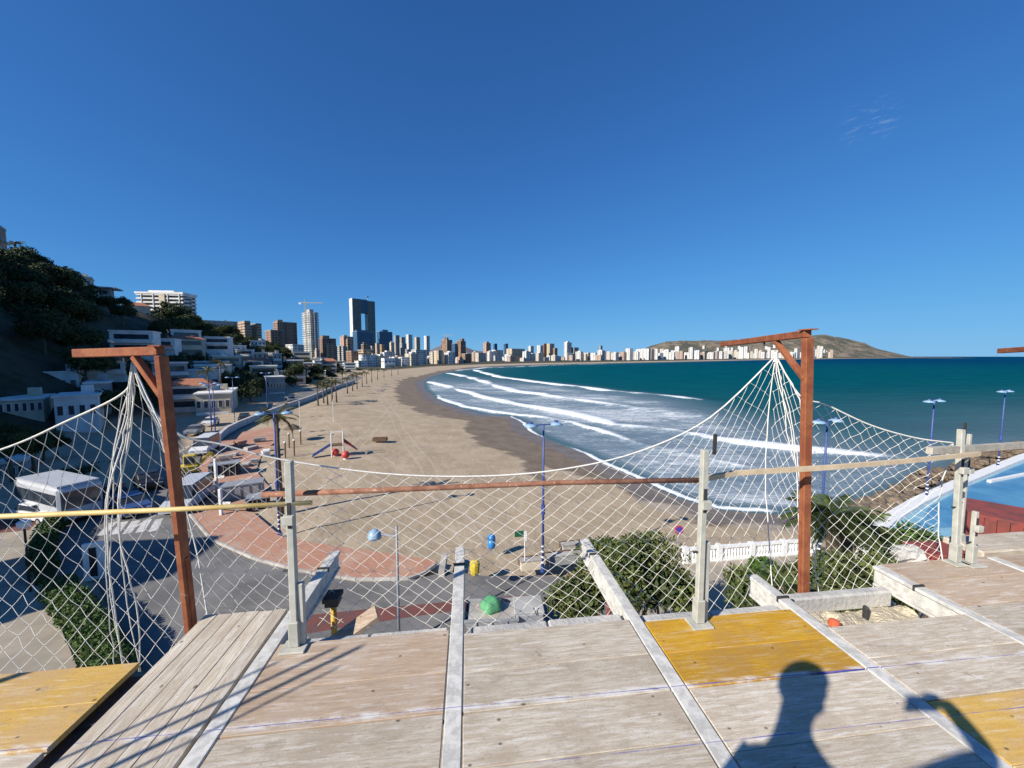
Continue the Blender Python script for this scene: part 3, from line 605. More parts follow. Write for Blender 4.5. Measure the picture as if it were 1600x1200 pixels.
# starter bars behind the frame edge; their hooked shadows fall on the boards
SH = 1/math.tan(SUN_EL); su, sv = math.sin(SHADOW_AZ+DA), math.cos(SHADOW_AZ+DA)
for i, (tu, tv, h, hook, rr) in enumerate(((-1.0, 1.975, 1.50, 0.0, 0.008), (-0.82, 1.985, 1.56, 0.07, 0.010), (-0.69, 1.975, 1.60, 0.08, 0.012), (-0.68, 1.90, 1.62, 0.0, 0.007), (-2.02, 2.2, 1.5, 0.0, 0.022))):
    b0 = (tu-su*SH*h, tv-sv*SH*h); r = empty('starter_bar', dk(*b0), DA, label=f'steel starter bar left of the frame casting the {("topmost", "first hooked", "second hooked", "lowest", "thick far left")[i]} bar shadow', cat='rebar', group='starter bars left of the camera')
    pts = [(0, 0, -0.02), (0, 0, h)]
    if hook: pts += [(0.01, 0.005, h+.015), (hook*.8, hook*.5, h+.012), (hook*.85, hook*.5, h-0.07)]
    MB().tube(pts, rr, 8).build('bar', M_RTUBE, r)

# ---------------------------------------------------------------- safety nets
def interp(poly, t):
    L = [0]
    for a, b in zip(poly[:-1], poly[1:]): L.append(L[-1]+(b-a).length)
    s = t*L[-1]
    for i in range(len(poly)-1):
        if s <= L[i+1] or i == len(poly)-2:
            return poly[i].lerp(poly[i+1], (s-L[i])/max(1e-9, L[i+1]-L[i]))
def spline(p, n=40):                             # smooth curve through points
    out = []
    for i in range(len(p)-1):
        a = p[max(i-1, 0)]; b = p[i]; c_ = p[i+1]; d_ = p[min(i+2, len(p)-1)]
        for j in range(max(2, n//len(p))):
            t = j/max(2, n//len(p)); out.append(0.5*((2*b)+(c_-a)*t+(2*a-5*b+4*c_-d_)*t*t+(3*b-a-3*c_+d_)*t**3))
    return out+[p[-1]]
def net(top, bot, N, M, label, bulge, warp=None, seed=0, jit=0.004, cord=0.0016):
    rnd = random.Random(seed); top = spline(top, 60); bot = spline(bot, 40)
    r = empty('safety_net', bot[len(bot)//2], 0, label=label, cat='net', group='white knotted safety nets'); o = bot[len(bot)//2]
    nodes = {}
    for i in range(N+1):
        ta = i/N; T = interp(top, warp(ta) if warp else ta); B = interp(bot, ta)
        for j in range(M+1):
            if (i+j) % 2: continue
            b_ = j/M; p = B.lerp(T, b_)+bulge*(4*b_*(1-b_))+Vector((0, 0, -0.05*math.sin(math.pi*b_)))
            if 0 < j < M: p += Vector((rnd.gauss(0, jit), rnd.gauss(0, jit*1.5), rnd.gauss(0, jit)))
            nodes[i, j] = p-o
    mb = MB(); kn = MB()
    for (i, j), p in nodes.items():
        for di in (-1, 1):
            q = nodes.get((i+di, j+1))
            if q is not None:
                mid = (p+q)/2-Vector((0, 0, 0.10*(q-p).length*0.25)); mb.tube([p, mid, q], cord, 4, cap=False)
        if 0 < j < M: kn.box(p, (0.0062, 0.0062, 0.0062), rz=0.8)
    mb.build('mesh_cords', M_CORD, r, kind='stuff'); kn.build('knots', M_CORD, r, kind='stuff')
    MB().tube([p-o for p in top], 0.0062, 6).build('border_rope', M_CORD, r, smooth=True)
    MB().tube([nodes[N, j] for j in range(M+1) if (N, j) in nodes], 0.0045, 5).build('side_rope', M_CORD, r, smooth=True)
    return r, o
NB = lambda u, v=2.62, z=-0.5: dk(u, v, z)
out = ER*0.10
peak1 = atY(207, 566, 2.30); peak2 = atY(1212, 556, 3.05)
topm = [peak1, atY(232, 632, 2.32), atY(285, 681, 2.40), atY(345, 694, 2.50), atY(440, 718, 2.62), atY(600, 740, 2.72), atY(750, 744, 2.75), atY(880, 733, 2.78), atY(1000, 705, 2.85), atY(1110, 652, 2.95), peak2]
nm, om = net(topm, [NB(-1.74), NB(-0.4), NB(1.0, 2.60), NB(2.42, 2.55, -0.45)], 66, 26, 'wide white safety net sagging between the two rusty posts', out, seed=1)
topl = [atY(-420, 800, 2.2), atY(-200, 762, 2.3), atY(0, 703, 2.35), atY(100, 660, 2.35), atY(195, 612, 2.32), peak1]
nl, ol = net(topl, [NB(-4.6), NB(-3.2), NB(-1.74)], 46, 22, 'white safety net at the left frame edge, left of the rusty post', out, seed=2)
topr = [peak2, atY(1250, 618, 2.95), atY(1290, 632, 2.95), atY(1360, 664, 2.95), atY(1430, 684, 2.95), atY(1490, 692, 2.95)]
nr_, orr = net(topr, [NB(2.42, 2.55, -0.45), NB(3.1, 2.5, -0.3), NB(3.8, 2.45, -0.1)], 30, 30, 'white safety net right of the right rusty post, above the pool', out*0.6, seed=3)
# gathered bundles hanging from the arms
def bundle(parent, o, lines, rad=0.0045, seed=5):
    rnd = random.Random(seed)
    for L_ in lines:
        pts = spline([Vector(p) for p in L_], 26); pts = [p-o+Vector((rnd.gauss(0, .003), rnd.gauss(0, .003), 0)) for p in pts]
        MB().tube(pts, rad*rnd.uniform(.75, 1.15), 5).build('gathered_cord', M_CORD, parent, smooth=True)
bundle(nl, ol, [[peak1, atY(197, 640, 2.3), atY(182, 700, 2.3), atY(168, 760, 2.3), atY(164, 830, 2.33), atY(166, 920, 2.4), atY(176, 1010, 2.5), atY(184, 1060, 2.55)],
                [peak1, atY(200, 650, 2.28), atY(190, 690, 2.3), atY(170, 770, 2.3), atY(168, 850, 2.34), atY(180, 960, 2.4), atY(196, 1055, 2.5)],
                [peak1, atY(203, 640, 2.3), atY(192, 720, 2.3), atY(187, 790, 2.3), atY(186, 850, 2.34), atY(200, 940, 2.42), atY(218, 1050, 2.5)]], 0.004)
bundle(nm, om, [[peak1, atY(208, 640, 2.3), atY(188, 760, 2.3), atY(187, 830, 2.3), atY(198, 890, 2.36), atY(216, 960, 2.4), atY(217, 1050, 2.45)],
                [peak1, atY(206, 600, 2.3), atY(198, 622, 2.3), atY(178, 700, 2.32), atY(176, 790, 2.32), atY(172, 930, 2.4), atY(200, 1060, 2.5)],
                [peak1, atY(222, 600, 2.3), atY(245, 650, 2.26), atY(268, 700, 2.25), atY(277, 800, 2.25), atY(286, 900, 2.3), atY(292, 990, 2.35)]], 0.004, 6)
bundle(nr_, orr, [[peak2, atY(1216, 600, 3.0), atY(1232, 650, 2.95), atY(1240, 700, 2.9), atY(1246, 760, 2.85), atY(1249, 850, 2.8), atY(1250, 950, 2.75)],
                  [peak2, atY(1222, 600, 3.0), atY(1236, 650, 2.95), atY(1246, 720, 2.9), atY(1251, 800, 2.8)],
                  [peak2, atY(1238, 600, 2.95), atY(1252, 640, 2.7), atY(1253, 700, 2.62), atY(1251, 800, 2.6), atY(1250, 900, 2.62), atY(1249, 948, 2.65)],
                  [peak2, atY(1218, 585, 3.0), atY(1226, 640, 2.97), atY(1230, 680, 2.95), atY(1240, 720, 2.9)],
                  [atY(1270, 850, 2.7), atY(1275, 900, 2.72), atY(1279, 950, 2.75)]], 0.0045, 7)
kn = MB(); kn.tube([peak2+Vector((0, 0, 0.03)), peak2-Vector((0.0, 0, 0.05))], [0.012, 0.02], 8); kn.build('lashing', M_CORD, nr_, loc=-Vector(orr))

# ---------------------------------------------------------------- the photographer, whose shadow falls on the boards
M_SKIN = nmat('skin', (0.48, 0.29, 0.21), (0.52, 0.33, 0.25), 6, 0.55)
M_SHIRT = nmat('dark_blue_shirt', (0.03, 0.04, 0.07), (0.045, 0.055, 0.09), 12, 0.85)
M_TROU = nmat('grey_trousers', (0.09, 0.09, 0.095), (0.12, 0.12, 0.12), 12, 0.88)
M_BRICKL = nmat('lips', (0.35, 0.14, 0.12), (0.3, 0.12, 0.1), 9, 0.6)
M_HAIR = nmat('dark_hair', (0.015, 0.011, 0.009), (0.03, 0.02, 0.015), 40, 0.6)
def skin_mesh(name, nodes, edges, m, parent, sub=2):
    me = bpy.data.meshes.new(name); ks = list(nodes); me.from_pydata([nodes[q][0] for q in ks], [(ks.index(a), ks.index(b_)) for a, b_ in edges], [])
    me.materials.append(m); o = link(name, me, parent); md = o.modifiers.new('skin', 'SKIN'); md.use_smooth_shade = True
    for q, sv_ in zip(ks, me.skin_vertices[0].data):
        r_ = nodes[q][1]; sv_.radius = r_ if isinstance(r_, tuple) else (r_, r_)
    me.skin_vertices[0].data[0].use_root = True
    s = o.modifiers.new('sub', 'SUBSURF'); s.levels = sub; s.render_levels = sub
    q = o.modifiers.new('smooth', 'SMOOTH'); q.factor = 0.5; q.iterations = 5 if sub == 2 else 1
    return o
pe = empty('person', (-0.40, 0.02, DZ), 0, label='person in dark shirt photographing, seen only as a shadow on the boards', cat='person')
HX, HY = -0.02, 0.13     # head offset from the base
pz = {'pelvis': ((0, -.02, .86), (.15, .12)), 'waist': ((0, 0, 1.0), (.135, .105)), 'chest': ((.0, .02, 1.16), (.16, .12)), 'neck0': ((HX+.0, HY-.07, 1.28), (.10, .09)), 'neck': ((HX, HY-.02, 1.355), .056),
      'jaw': ((HX+.02, HY, 1.415), (.068, .075)), 'head': ((HX, HY, 1.49), (.082, .095)), 'crown': ((HX-.005, HY-.005, 1.575), (.06, .07)),
      'nose': ((HX+.105, HY+.0, 1.475), .016), 'hipL': ((-.02, .085, .82), .10), 'kneeL': ((.02, .10, .46), .062), 'ankL': ((-.02, .11, .09), .042), 'toeL': ((.15, .13, .035), .035),
      'hipR': ((.02, -.11, .82), .10), 'kneeR': ((.04, -.13, .46), .062), 'ankR': ((0, -.14, .09), .042), 'toeR': ((.17, -.14, .035), .035),
      'shR': ((.09, -.13, 1.26), .062), 'elR': ((.52, -.16, 1.47), .048), 'wrR': ((.47, -.045, 1.59), .03), 'palmR': ((.455, -.035, 1.60), (.035, .022)),
      'shL': ((-.02, .20, 1.13), .075), 'elL': ((-.03, .25, .88), .05), 'wrL': ((.08, .30, .74), .03), 'palmL': ((.1, .30, .66), (.036, .02)), 'tipL': ((.12, .30, .58), .014)}
for o_ in ('kneeL', 'ankL', 'hipL', 'toeL', 'shL', 'elL', 'wrL', 'palmL', 'tipL'):   # keep the far side clear of the view
    p_, r_ = pz[o_]; pz[o_] = ((p_[0]-.06, p_[1]-.06, p_[2]), r_)
pe_edges = [('pelvis', 'waist'), ('waist', 'chest'), ('chest', 'neck0'), ('neck0', 'neck'), ('neck', 'jaw'), ('jaw', 'head'), ('head', 'crown'), ('head', 'nose'), ('pelvis', 'hipL'), ('hipL', 'kneeL'), ('kneeL', 'ankL'), ('ankL', 'toeL'),
            ('pelvis', 'hipR'), ('hipR', 'kneeR'), ('kneeR', 'ankR'), ('ankR', 'toeR'), ('chest', 'shR'), ('shR', 'elR'), ('elR', 'wrR'), ('wrR', 'palmR'), ('chest', 'shL'), ('shL', 'elL'), ('elL', 'wrL'), ('wrL', 'palmL'), ('palmL', 'tipL')]
skin_mesh('body', pz, pe_edges, M_SKIN, pe)
inf = lambda names, k_: {n: (pz[n][0], tuple(q*k_ for q in pz[n][1]) if isinstance(pz[n][1], tuple) else pz[n][1]*k_) for n in names}
skin_mesh('shirt', inf(['pelvis', 'waist', 'chest', 'neck0', 'shR', 'elR', 'shL', 'elL'], 1.12), [e for e in pe_edges if all(q in ('pelvis', 'waist', 'chest', 'neck0', 'shR', 'elR', 'shL', 'elL') for q in e)], M_SHIRT, pe)
tn = ['pelvis', 'hipL', 'kneeL', 'ankL', 'hipR', 'kneeR', 'ankR']; skin_mesh('trousers', inf(tn, 1.14), [e for e in pe_edges if all(q in tn for q in e)], M_TROU, pe)
b = bmesh.new(); bmesh.ops.create_uvsphere(b, u_segments=24, v_segments=16, radius=.1)
for q in b.verts:
    q.co.x *= 1.0; q.co.y *= .86; q.co.z *= 1.08
    if q.co.x > .055 and q.co.z < .03: q.co.x = .055      # hairline leaves the face free
me = bpy.data.meshes.new('hair'); b.to_mesh(me); b.free(); me.materials.append(M_HAIR); me.shade_smooth(); link('hair', me, pe, (HX-.01, HY, 1.53))
for s_ in (-1, 1):
    b = bmesh.new(); bmesh.ops.create_uvsphere(b, u_segments=10, v_segments=8, radius=.03)
    for q in b.verts: q.co.y *= .4
    me = bpy.data.meshes.new('ear'); b.to_mesh(me); b.free(); me.materials.append(M_SKIN); link('ear', me, pe, (HX+.005, HY+s_*.088, 1.485))
    b = bmesh.new(); bmesh.ops.create_uvsphere(b, u_segments=8, v_segments=6, radius=.011); me = bpy.data.meshes.new('eye'); b.to_mesh(me); b.free(); me.materials.append(M_DARK); link('eye', me, pe, (HX+.082, HY+s_*.032, 1.495))
MB().box((HX+.088, HY, 1.43), (.012, .042, .008)).build('mouth', M_BRICKL, pe)
# right hand: four fingers behind the phone, thumb against its edge
fb = [(.445, -.03, 1.585), (.44, -.03, 1.60), (.435, -.03, 1.613), (.43, -.03, 1.625)]
for i, f_ in enumerate(fb):
    L_ = (.05, .062, .066, .058)[i]
    skin_mesh('finger', {'a': (f_, .0085), 'b': ((f_[0]-L_*.5, -.032, f_[2]+.004), .008), 'c': ((f_[0]-L_, -.027, f_[2]+.002), .007)}, [('a', 'b'), ('b', 'c')], M_SKIN, pe, 1)
skin_mesh('thumb', {'a': ((.46, -.03, 1.575), .010), 'b': ((.425, -.034, 1.560), .009), 'c': ((.395, -.03, 1.562), .008)}, [('a', 'b'), ('b', 'c')], M_SKIN, pe, 1)
ph = empty('phone', (-0.035, -0.016, HCAM-0.012), 0, label='dark phone held out in the photographer\'s right hand', cat='phone')
MB().box((0, 0, 0), (0.16, 0.008, 0.078)).build('case', M_DARK, ph, bevel=0.002)
# ================================================================ buildings: skyline and hillside
def facade(name, wall, glass, style='grid', fl=3.1, wl=3.2, lo=0.3, hi=0.8, w0=0.2, w1=0.8, rough=0.8):
    if name in MATS: return MATS[name]
    k = NT(name); g = k.n('NewGeometry'); o = k.obj()
    cr = k.n('VectorMath', operation='CROSS_PRODUCT'); k.L(g.outputs['Normal'], cr.inputs[0]); cr.inputs[1].default_value = (0, 0, 1)
    dt = k.n('VectorMath', operation='DOT_PRODUCT'); k.L(g.outputs['Position'], dt.inputs[0]); k.L(cr.outputs[0], dt.inputs[1])
    sp = k.n('SeparateXYZ'); k.L(o, sp.inputs[0]); nz = k.n('SeparateXYZ'); k.L(g.outputs['Normal'], nz.inputs[0])
    fz = k.math('FRACT', k.math('DIVIDE', sp.outputs[2], fl)); fx = k.math('FRACT', k.math('DIVIDE', dt.outputs['Value'], wl))
    bz = k.math('MULTIPLY', k.math('GREATER_THAN', fz, lo), k.math('LESS_THAN', fz, hi)); bx = k.math('MULTIPLY', k.math('GREATER_THAN', fx, w0), k.math('LESS_THAN', fx, w1))
    f = bz if style == 'band' else bx if style == 'vert' else k.math('MULTIPLY', bz, bx)
    f = k.math('MULTIPLY', f, k.math('LESS_THAN', k.math('ABSOLUTE', nz.outputs[2]), 0.5))
    cl = k.n('TexWhiteNoise', noise_dimensions='2D'); cb = k.n('CombineXYZ'); k.L(k.math('FLOOR', k.math('DIVIDE', sp.outputs[2], fl)), cb.inputs[0]); k.L(k.math('FLOOR', k.math('DIVIDE', dt.outputs['Value'], wl)), cb.inputs[1]); k.L(cb.outputs[0], cl.inputs[0])
    gl = k.mix(k.ramp(cl.outputs[0], 0.75, 0.95), glass, tuple(0.5*a+0.5*b for a, b in zip(wall, glass)))
    wc = k.mix(k.ramp(k.noise(o, 0.12, 5, 0.6), 0.35, 0.7), wall, tuple(q*0.82 for q in wall))
    vs_ = k.math('FRACT', k.math('DIVIDE', dt.outputs['Value'], wl*3.7)); wc = k.mix(k.math('MULTIPLY', k.math('LESS_THAN', vs_, 0.34), 0.45), wc, glass)
    MATS[name] = k.done(k.mix(f, wc, gl), k.math('SUBTRACT', rough, k.math('MULTIPLY', f, 0.45))); return MATS[name]
GL = (0.035, 0.045, 0.06)
FM = {'white': facade('facade_white', (0.74, 0.72, 0.68), (0.10, 0.115, 0.13), 'grid'), 'whiteband': facade('facade_white_bands', (0.72, 0.70, 0.66), (0.09, 0.10, 0.115), 'band', lo=0.42, hi=0.95),
      'cream': facade('facade_cream', (0.62, 0.50, 0.36), (0.11, 0.10, 0.09), 'grid', w0=0.3), 'tan': facade('facade_tan', (0.50, 0.34, 0.21), (0.075, 0.06, 0.05), 'band', lo=0.5, hi=0.9),
      'brown': facade('facade_brown', (0.33, 0.20, 0.13), (0.05, 0.045, 0.045), 'grid'), 'orange': facade('facade_orange', (0.50, 0.27, 0.15), (0.06, 0.06, 0.07), 'vert', wl=5),
      'grey': facade('facade_grey', (0.42, 0.41, 0.39), (0.06, 0.07, 0.08), 'band', lo=0.45), 'glass': facade('facade_glass', (0.05, 0.11, 0.19), (0.03, 0.075, 0.15), 'grid', fl=3.4, wl=6, w0=0.06, w1=0.94, rough=0.35),
      'gold': facade('facade_bronze_glass', (0.20, 0.185, 0.14), (0.10, 0.10, 0.085), 'vert', wl=4, w0=0.1, w1=0.9, rough=0.4), 'pink': facade('facade_pink', (0.58, 0.36, 0.27), (0.09, 0.08, 0.075), 'grid')}
M_WHITE = nmat('white_render', (0.76, 0.75, 0.72), (0.62, 0.61, 0.58), 0.5, 0.85, world=True)
M_CREAM = nmat('cream_render', (0.62, 0.53, 0.40), (0.50, 0.42, 0.31), 0.5, 0.85, world=True)
M_TERRA = nmat('terracotta_roof', (0.38, 0.15, 0.08), (0.28, 0.12, 0.075), 2.0, 0.85, world=True)
M_PANE = nmat('window_pane', (0.025, 0.032, 0.042), (0.05, 0.06, 0.075), 0.6, 0.12, world=True, spec=0.6)
M_GREYR = nmat('grey_render', (0.36, 0.36, 0.35), (0.26, 0.26, 0.26), 0.5, 0.85, world=True)
M_STEEL = nmat('crane_steel', (0.5, 0.46, 0.3), (0.4, 0.38, 0.3), 2, 0.6)

def footprint(x0, xs, x1, Y, a, ymid=560):
    C = atY(xs, ymid, Y); d2 = Vector((math.cos(a), math.sin(a), 0)); d1 = Vector((-math.sin(a), math.cos(a), 0))
    def hit(px, d, mx):
        r0 = (px-800)/FPX/(ray(800, ymid).y); den = d.x-r0*d.y; num = r0*C.y-C.x
        t = num/den if abs(den) > 1e-6 else mx
        return t if 0 < t < mx else mx
    mx = Y*0.35+10
    return C, d1, d2, hit(x0, d1, mx), hit(x1, d2, mx)
def tower(x0, xs, x1, ytop, Y, mat, label, a=50, z0=None, top=None, group=None, name='tower_block', cat='building', maxL=400):
    C, d1, d2, L1, L2 = footprint(x0, xs, x1, Y, R(a)); L1 = min(L1, maxL); L2 = min(L2, maxL); zt = atY(xs, ytop, Y).z
    if z0 is None: z0 = min(3.0 if Y > 330 else gz(C.x, C.y)-2.5, gz(C.x+d1.x*L1, C.y+d1.y*L1)-1)
    r = empty(name, (C.x, C.y, z0), R(a), label=label, cat=cat, group=group); h = zt-z0
    MB().box((L2/2, L1/2, h/2), (L2, L1, h)).build('wall', FM[mat] if isinstance(mat, str) else mat, r)
    MB().box((L2/2, L1/2, h+0.35), (L2+0.3, L1+0.3, 0.7)).build('parapet', M_WHITE if mat in ('white', 'whiteband') else M_GREYR, r)
    if top: MB().box((L2*top[0], L1*0.5, h+0.7+top[2]/2), (L2*top[1], L1*0.5, top[2])).build('roof_house', FM[mat] if isinstance(mat, str) else mat, r)
    return r, L1, L2, h
def bands(r, L1, L2, h, fh, m, proud=0.9, th=0.9, sides=(1, 1)):
    n = int(h/fh); me = MB().box((L2/2-(proud/2 if sides[0] else 0), L1/2-proud/2, 0), (L2+(proud if sides[0] else 0), L1+proud, th)).mesh('balcony', m)
    for i in range(1, n+1): link('balcony', me, r, (0, 0, i*fh-fh*0.25))
# --- the arch-shaped twin tower
r, L1, L2, h = tower(549, 553.5, 588, 466, 1118, 'gold', 'tallest skyscraper, bronze twin slabs joined at the top round a tall slot', a=42, name='twin_tower'); 
for ch in list(r.children): bpy.data.objects.remove(ch)
M_SLOT = nmat('pale_concrete_edge', (0.62, 0.62, 0.60), (0.5, 0.5, 0.49), 0.05, 0.7)
wl = L2*0.38; g0 = L2*0.36; g1 = L2*0.66
MB().box((g0/2, L1/2, h/2), (g0, L1, h)).build('left_slab', FM['gold'], r)
MB().box(((g1+L2)/2, L1/2, h/2-1.5), (L2-g1, L1, h-3)).build('right_slab', FM['gold'], r)
MB().add([(g0, 0, h*.78), (g1, 0, h*.78), (g1, L1, h*.78), (g0, L1, h*.78), (g0, 0, h-.5), (g1, 0, h-.5), (g1, L1, h-.5), (g0, L1, h-.5)], [(3, 2, 1, 0), (4, 5, 6, 7), (0, 1, 5, 4), (1, 2, 6, 5), (2, 3, 7, 6), (3, 0, 4, 7)]).build('bridge', FM['glass'], r)
MB().box(((g0+g1)/2, L1/2, h*.14), (g1-g0, L1*.9, h*.28)).build('podium', FM['gold'], r)
MB().box((-0.6, L1/2, h/2), (1.2, L1*1.02, h+2)).build('edge_fin', M_SLOT, r); MB().box((L2*.74, L1/2, h+6), (1.2, 1.2, 12)).build('mast', M_SLOT, r); MB().box((L2*.74, L1/2, h+11), (9, 1.2, 3)).build('mast_head', M_SLOT, r)
# --- skyline table: x0, corner, x1, top, distance, look, label, roof house
SKY = [
 (372, 385, 394, 502, 420, 'tan', 'left of two tan slab towers on the slope, pale front', None), (393, 402, 411, 506, 430, 'tan', 'right of two tan slab towers on the slope, slightly lower', None),
 (416, 425, 447, 516, 470, 'brown', 'brown slab tower with a bright cream end wall, front of a pair', None), (429, 436, 466, 503, 520, 'brown', 'taller brown slab tower behind the cream-ended one', (0.2, 0.25, 3)),
 (447, 458, 476, 539, 400, 'white', 'white mid-rise block with blank sunlit end, left of the building-site tower', None),
 (497, 506, 526, 529, 640, 'brown', 'stepped brown tower right of the building-site tower', (0.35, 0.5, 5)), (524, 531, 546, 541, 620, 'grey', 'narrow block with a white sunlit end before the twin tower', None),
 (532, 538, 553, 526, 820, 'pink', 'pinkish tower just left of the twin tower', (0.3, 0.3, 3)),
 (552, 559, 585, 518, 900, 'glass', 'blue glass tower with white cap in front of the twin tower', (0.5, 0.9, 4)), (590, 594, 614, 518, 960, 'glass', 'dark blue glass tower with white left edge, right of the twin tower', (0.5, 0.4, 5)),
 (559, 568, 584, 547, 480, 'tan', 'tan block with sunlit end below the blue glass tower', None), (541, 549, 560, 549, 470, 'brown', 'dark brown low block at the foot of the twin tower', None),
 (616, 619, 625, 524, 1050, 'grey', 'first grey slim tower right of the dark blue glass tower', None), (625, 628, 634, 527, 1080, 'grey', 'second grey slim tower right of the dark blue glass tower', None),
 (635, 639, 645, 523, 1000, 'white', 'slim white tower, tallest between glass towers and the orange pair', None), (648, 651, 657, 527, 1050, 'cream', 'slim cream tower right of the tallest slim white one', None),
 (663, 667, 672, 525, 1100, 'white', 'lone slim white tower left of the blue mountain', None), (643, 650, 667, 547, 600, 'white', 'white-ended dark block by the beach below the slim towers', None),
 (678, 685, 691, 548, 640, 'cream', 'cream block beside the beach trees', None), (690, 699, 707, 531, 1300, 'orange', 'orange tower with a stepped slanted top, left of its pair', (0.3, 0.5, 8)),
 (706, 711, 714, 537, 1280, 'glass', 'dark glass slab between the two orange slanted towers', None), (713, 720, 728, 533, 1320, 'orange', 'orange brown slanted-top tower, right of its pair', (0.7, 0.5, 9)),
 (699, 703, 709, 555, 700, 'white', 'small white beachfront block below the orange pair', None), (714, 718, 722, 558, 720, 'pink', 'small pink beachfront block', None), (721, 727, 736, 553, 740, 'brown', 'brown beachfront block below the right orange tower', None),
 (755, 760, 767, 536, 1500, 'pink', 'pinkish round-topped tower left of the white far block', (0.5, 0.5, 6)), (771, 773, 777, 537, 1600, 'glass', 'slim glass tower behind the white far block', None), (787, 790, 794, 537, 1600, 'glass', 'slim glass tower behind the wide cream block', None),
 (768, 774, 786, 547, 1250, 'white', 'white block with balconies on the far shore', None), (791, 800, 820, 545, 1200, 'cream', 'wide cream slab block on the far shore', None),
 (825, 829, 834, 541, 1300, 'white', 'white tower right of the wide cream slab', None), (839, 844, 849, 540, 1350, 'white', 'white-sided tower, first of the dark cluster', None), (848, 850, 855, 537, 1400, 'brown', 'dark tower in the middle of the far cluster', None),
 (854, 859, 866, 537, 1400, 'cream', 'cream tower topping the far cluster', None), (864, 867, 871, 544, 1350, 'brown', 'dark lower tower at the right end of the far cluster', None),
 (881, 886, 893, 535, 1300, 'white', 'tall white tower at the right end of the city row', (0.5, 0.4, 4)), (892, 897, 904, 543, 1320, 'grey', 'grey block leaning against the last tall white tower', None),
 (936, 938.2, 941, 540, 2600, 'grey', 'thin lone tower rising over the far white town', None)]
for x0, xs, x1, yt, Y, m, lab, top in SKY: tower(x0, xs, x1, yt, Y, m, lab, top=top, group='city towers along the bay')
rs0 = random.Random(4)
for i in range(30):
    xx = 424+7.4*i+rs0.uniform(-3, 3); w_ = rs0.uniform(7, 13); tower(xx, xx+w_*.35, xx+w_, rs0.uniform(530, 556), rs0.uniform(560, 960), rs0.choice(('white', 'cream', 'tan', 'grey', 'brown', 'pink')), f'low city block half hidden by trees, {nth(i)} from the left beside the beach', top=rs0.choice((None, (.4, .4, 3))), group='half hidden city blocks')
# --- tower under construction with crane
M_RAWC = nmat('raw_concrete_floors', (0.42, 0.40, 0.37), (0.34, 0.33, 0.31), 0.2, 0.9)
C, d1, d2, L1, L2 = footprint(474, 487, 500, 600, R(50)); zt = atY(487, 487, 600).z
r = empty('unfinished_tower', (C.x, C.y, 3), R(50), label='pale tower with many open floor slabs, a crane beside it', cat='building'); h = zt-3
MB().box((L2/2, L1/2, h/2), (L2*.86, L1*.86, h)).build('core', FM['grey'], r)
me = MB().box((L2/2, L1/2, 0), (L2, L1, 0.7)).mesh('floor_slab', M_WHITE)
for i in range(int(h/3.6)): link('floor_slab', me, r, (0, 0, 3.6*(i+1)))
for xx, yy in ((0.1, 0.1), (0.5, -0.01), (L2/L2*0.98, 0.02)): MB().box((L2*xx, L1*yy, h/2), (1.2, 1.2, h)).build('column', M_WHITE, r)
MB().box((L2*.5, L1*.5, h+2.5), (L2*.5, L1*.4, 5)).build('plant_room', M_RAWC, r)
cr = empty('tower_crane', (C.x-7, C.y, 3), 0.25, label='thin tower crane left of the unfinished tower', cat='crane'); ch_ = atY(478, 473, 600).z-3
mb = MB()
for sx in (-.8, .8):
    for sy in (-.8, .8): mb.tube([(sx, sy, 0), (sx, sy, ch_)], 0.28, 4)
mb.build('mast', M_STEEL, cr); MB().bar((-9, 0, ch_), (26, 0, ch_+.5), 1.0, 1.0).build('jib', M_STEEL, cr); MB().box((-7.5, 0, ch_-1.5), (3.5, 1.5, 2.5)).build('counterweight', M_WHITE, cr); MB().box((0.9, 0.6, ch_-2), (1.6, 1.6, 2.2)).build('cab', M_WHITE, cr)
MB().tube([(0, 0, ch_), (0, 0, ch_+5)], .4, 4).build('apex', M_STEEL, cr)
for px, Y, lab in ((698, 1250, 'far tower crane over the orange towers'), ):
    p = atY(px, 523, Y); c2 = empty('tower_crane', (p.x, p.y, 3), 0.1, label=lab, cat='crane'); MB().tube([(0, 0, 0), (0, 0, p.z-3)], .9, 4).build('mast', M_STEEL, c2); MB().bar((-14, 0, p.z-4), (22, 0, p.z-4), 1, 1).build('jib', M_STEEL, c2)
# --- white curved-front hotel with balcony bands on the hill
r, L1, L2, h = tower(219, 221, 293, 459, 300, M_WHITE, 'white balconied hotel tower standing on the hilltop', a=6, name='hotel', z0=36)
for ch in list(r.children): bpy.data.objects.remove(ch)
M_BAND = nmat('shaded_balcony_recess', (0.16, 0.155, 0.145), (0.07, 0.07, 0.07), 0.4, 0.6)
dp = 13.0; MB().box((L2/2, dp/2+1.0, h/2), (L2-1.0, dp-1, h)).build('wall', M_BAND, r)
me = MB().box((L2*.5, dp/2, 0), (L2, dp+2.2, 1.15)).mesh('balcony', M_WHITE); nfl = int(h/3.0)
for i in range(nfl): link('balcony', me, r, (0, 0, h-3.0*i-0.4))
MB().box((L2*.56, -1.3, h/2), (L2*.12, 0.9, h)).build('stair_core', M_CREAM, r); MB().box((L2/2, dp/2, h+0.9), (L2+1.2, dp+3, 1.5)).build('roof_slab', M_WHITE, r)
MB().box((L2*.45, dp/2, h+2.4), (L2*.55, dp*.5, 2.0)).build('roof_house', M_WHITE, r)
for i in range(4): MB().box((L2*(.12+.25*i+(.06 if i > 1 else 0)), -1.35, h/2), (.5, .5, h)).build('fin', M_WHITE, r)
r2_, L1b, L2b, hb = tower(293, 293.5, 305, 466, 303, 'whiteband', 'lower right wing of the white hilltop hotel', a=40, name='hotel_wing', z0=34)
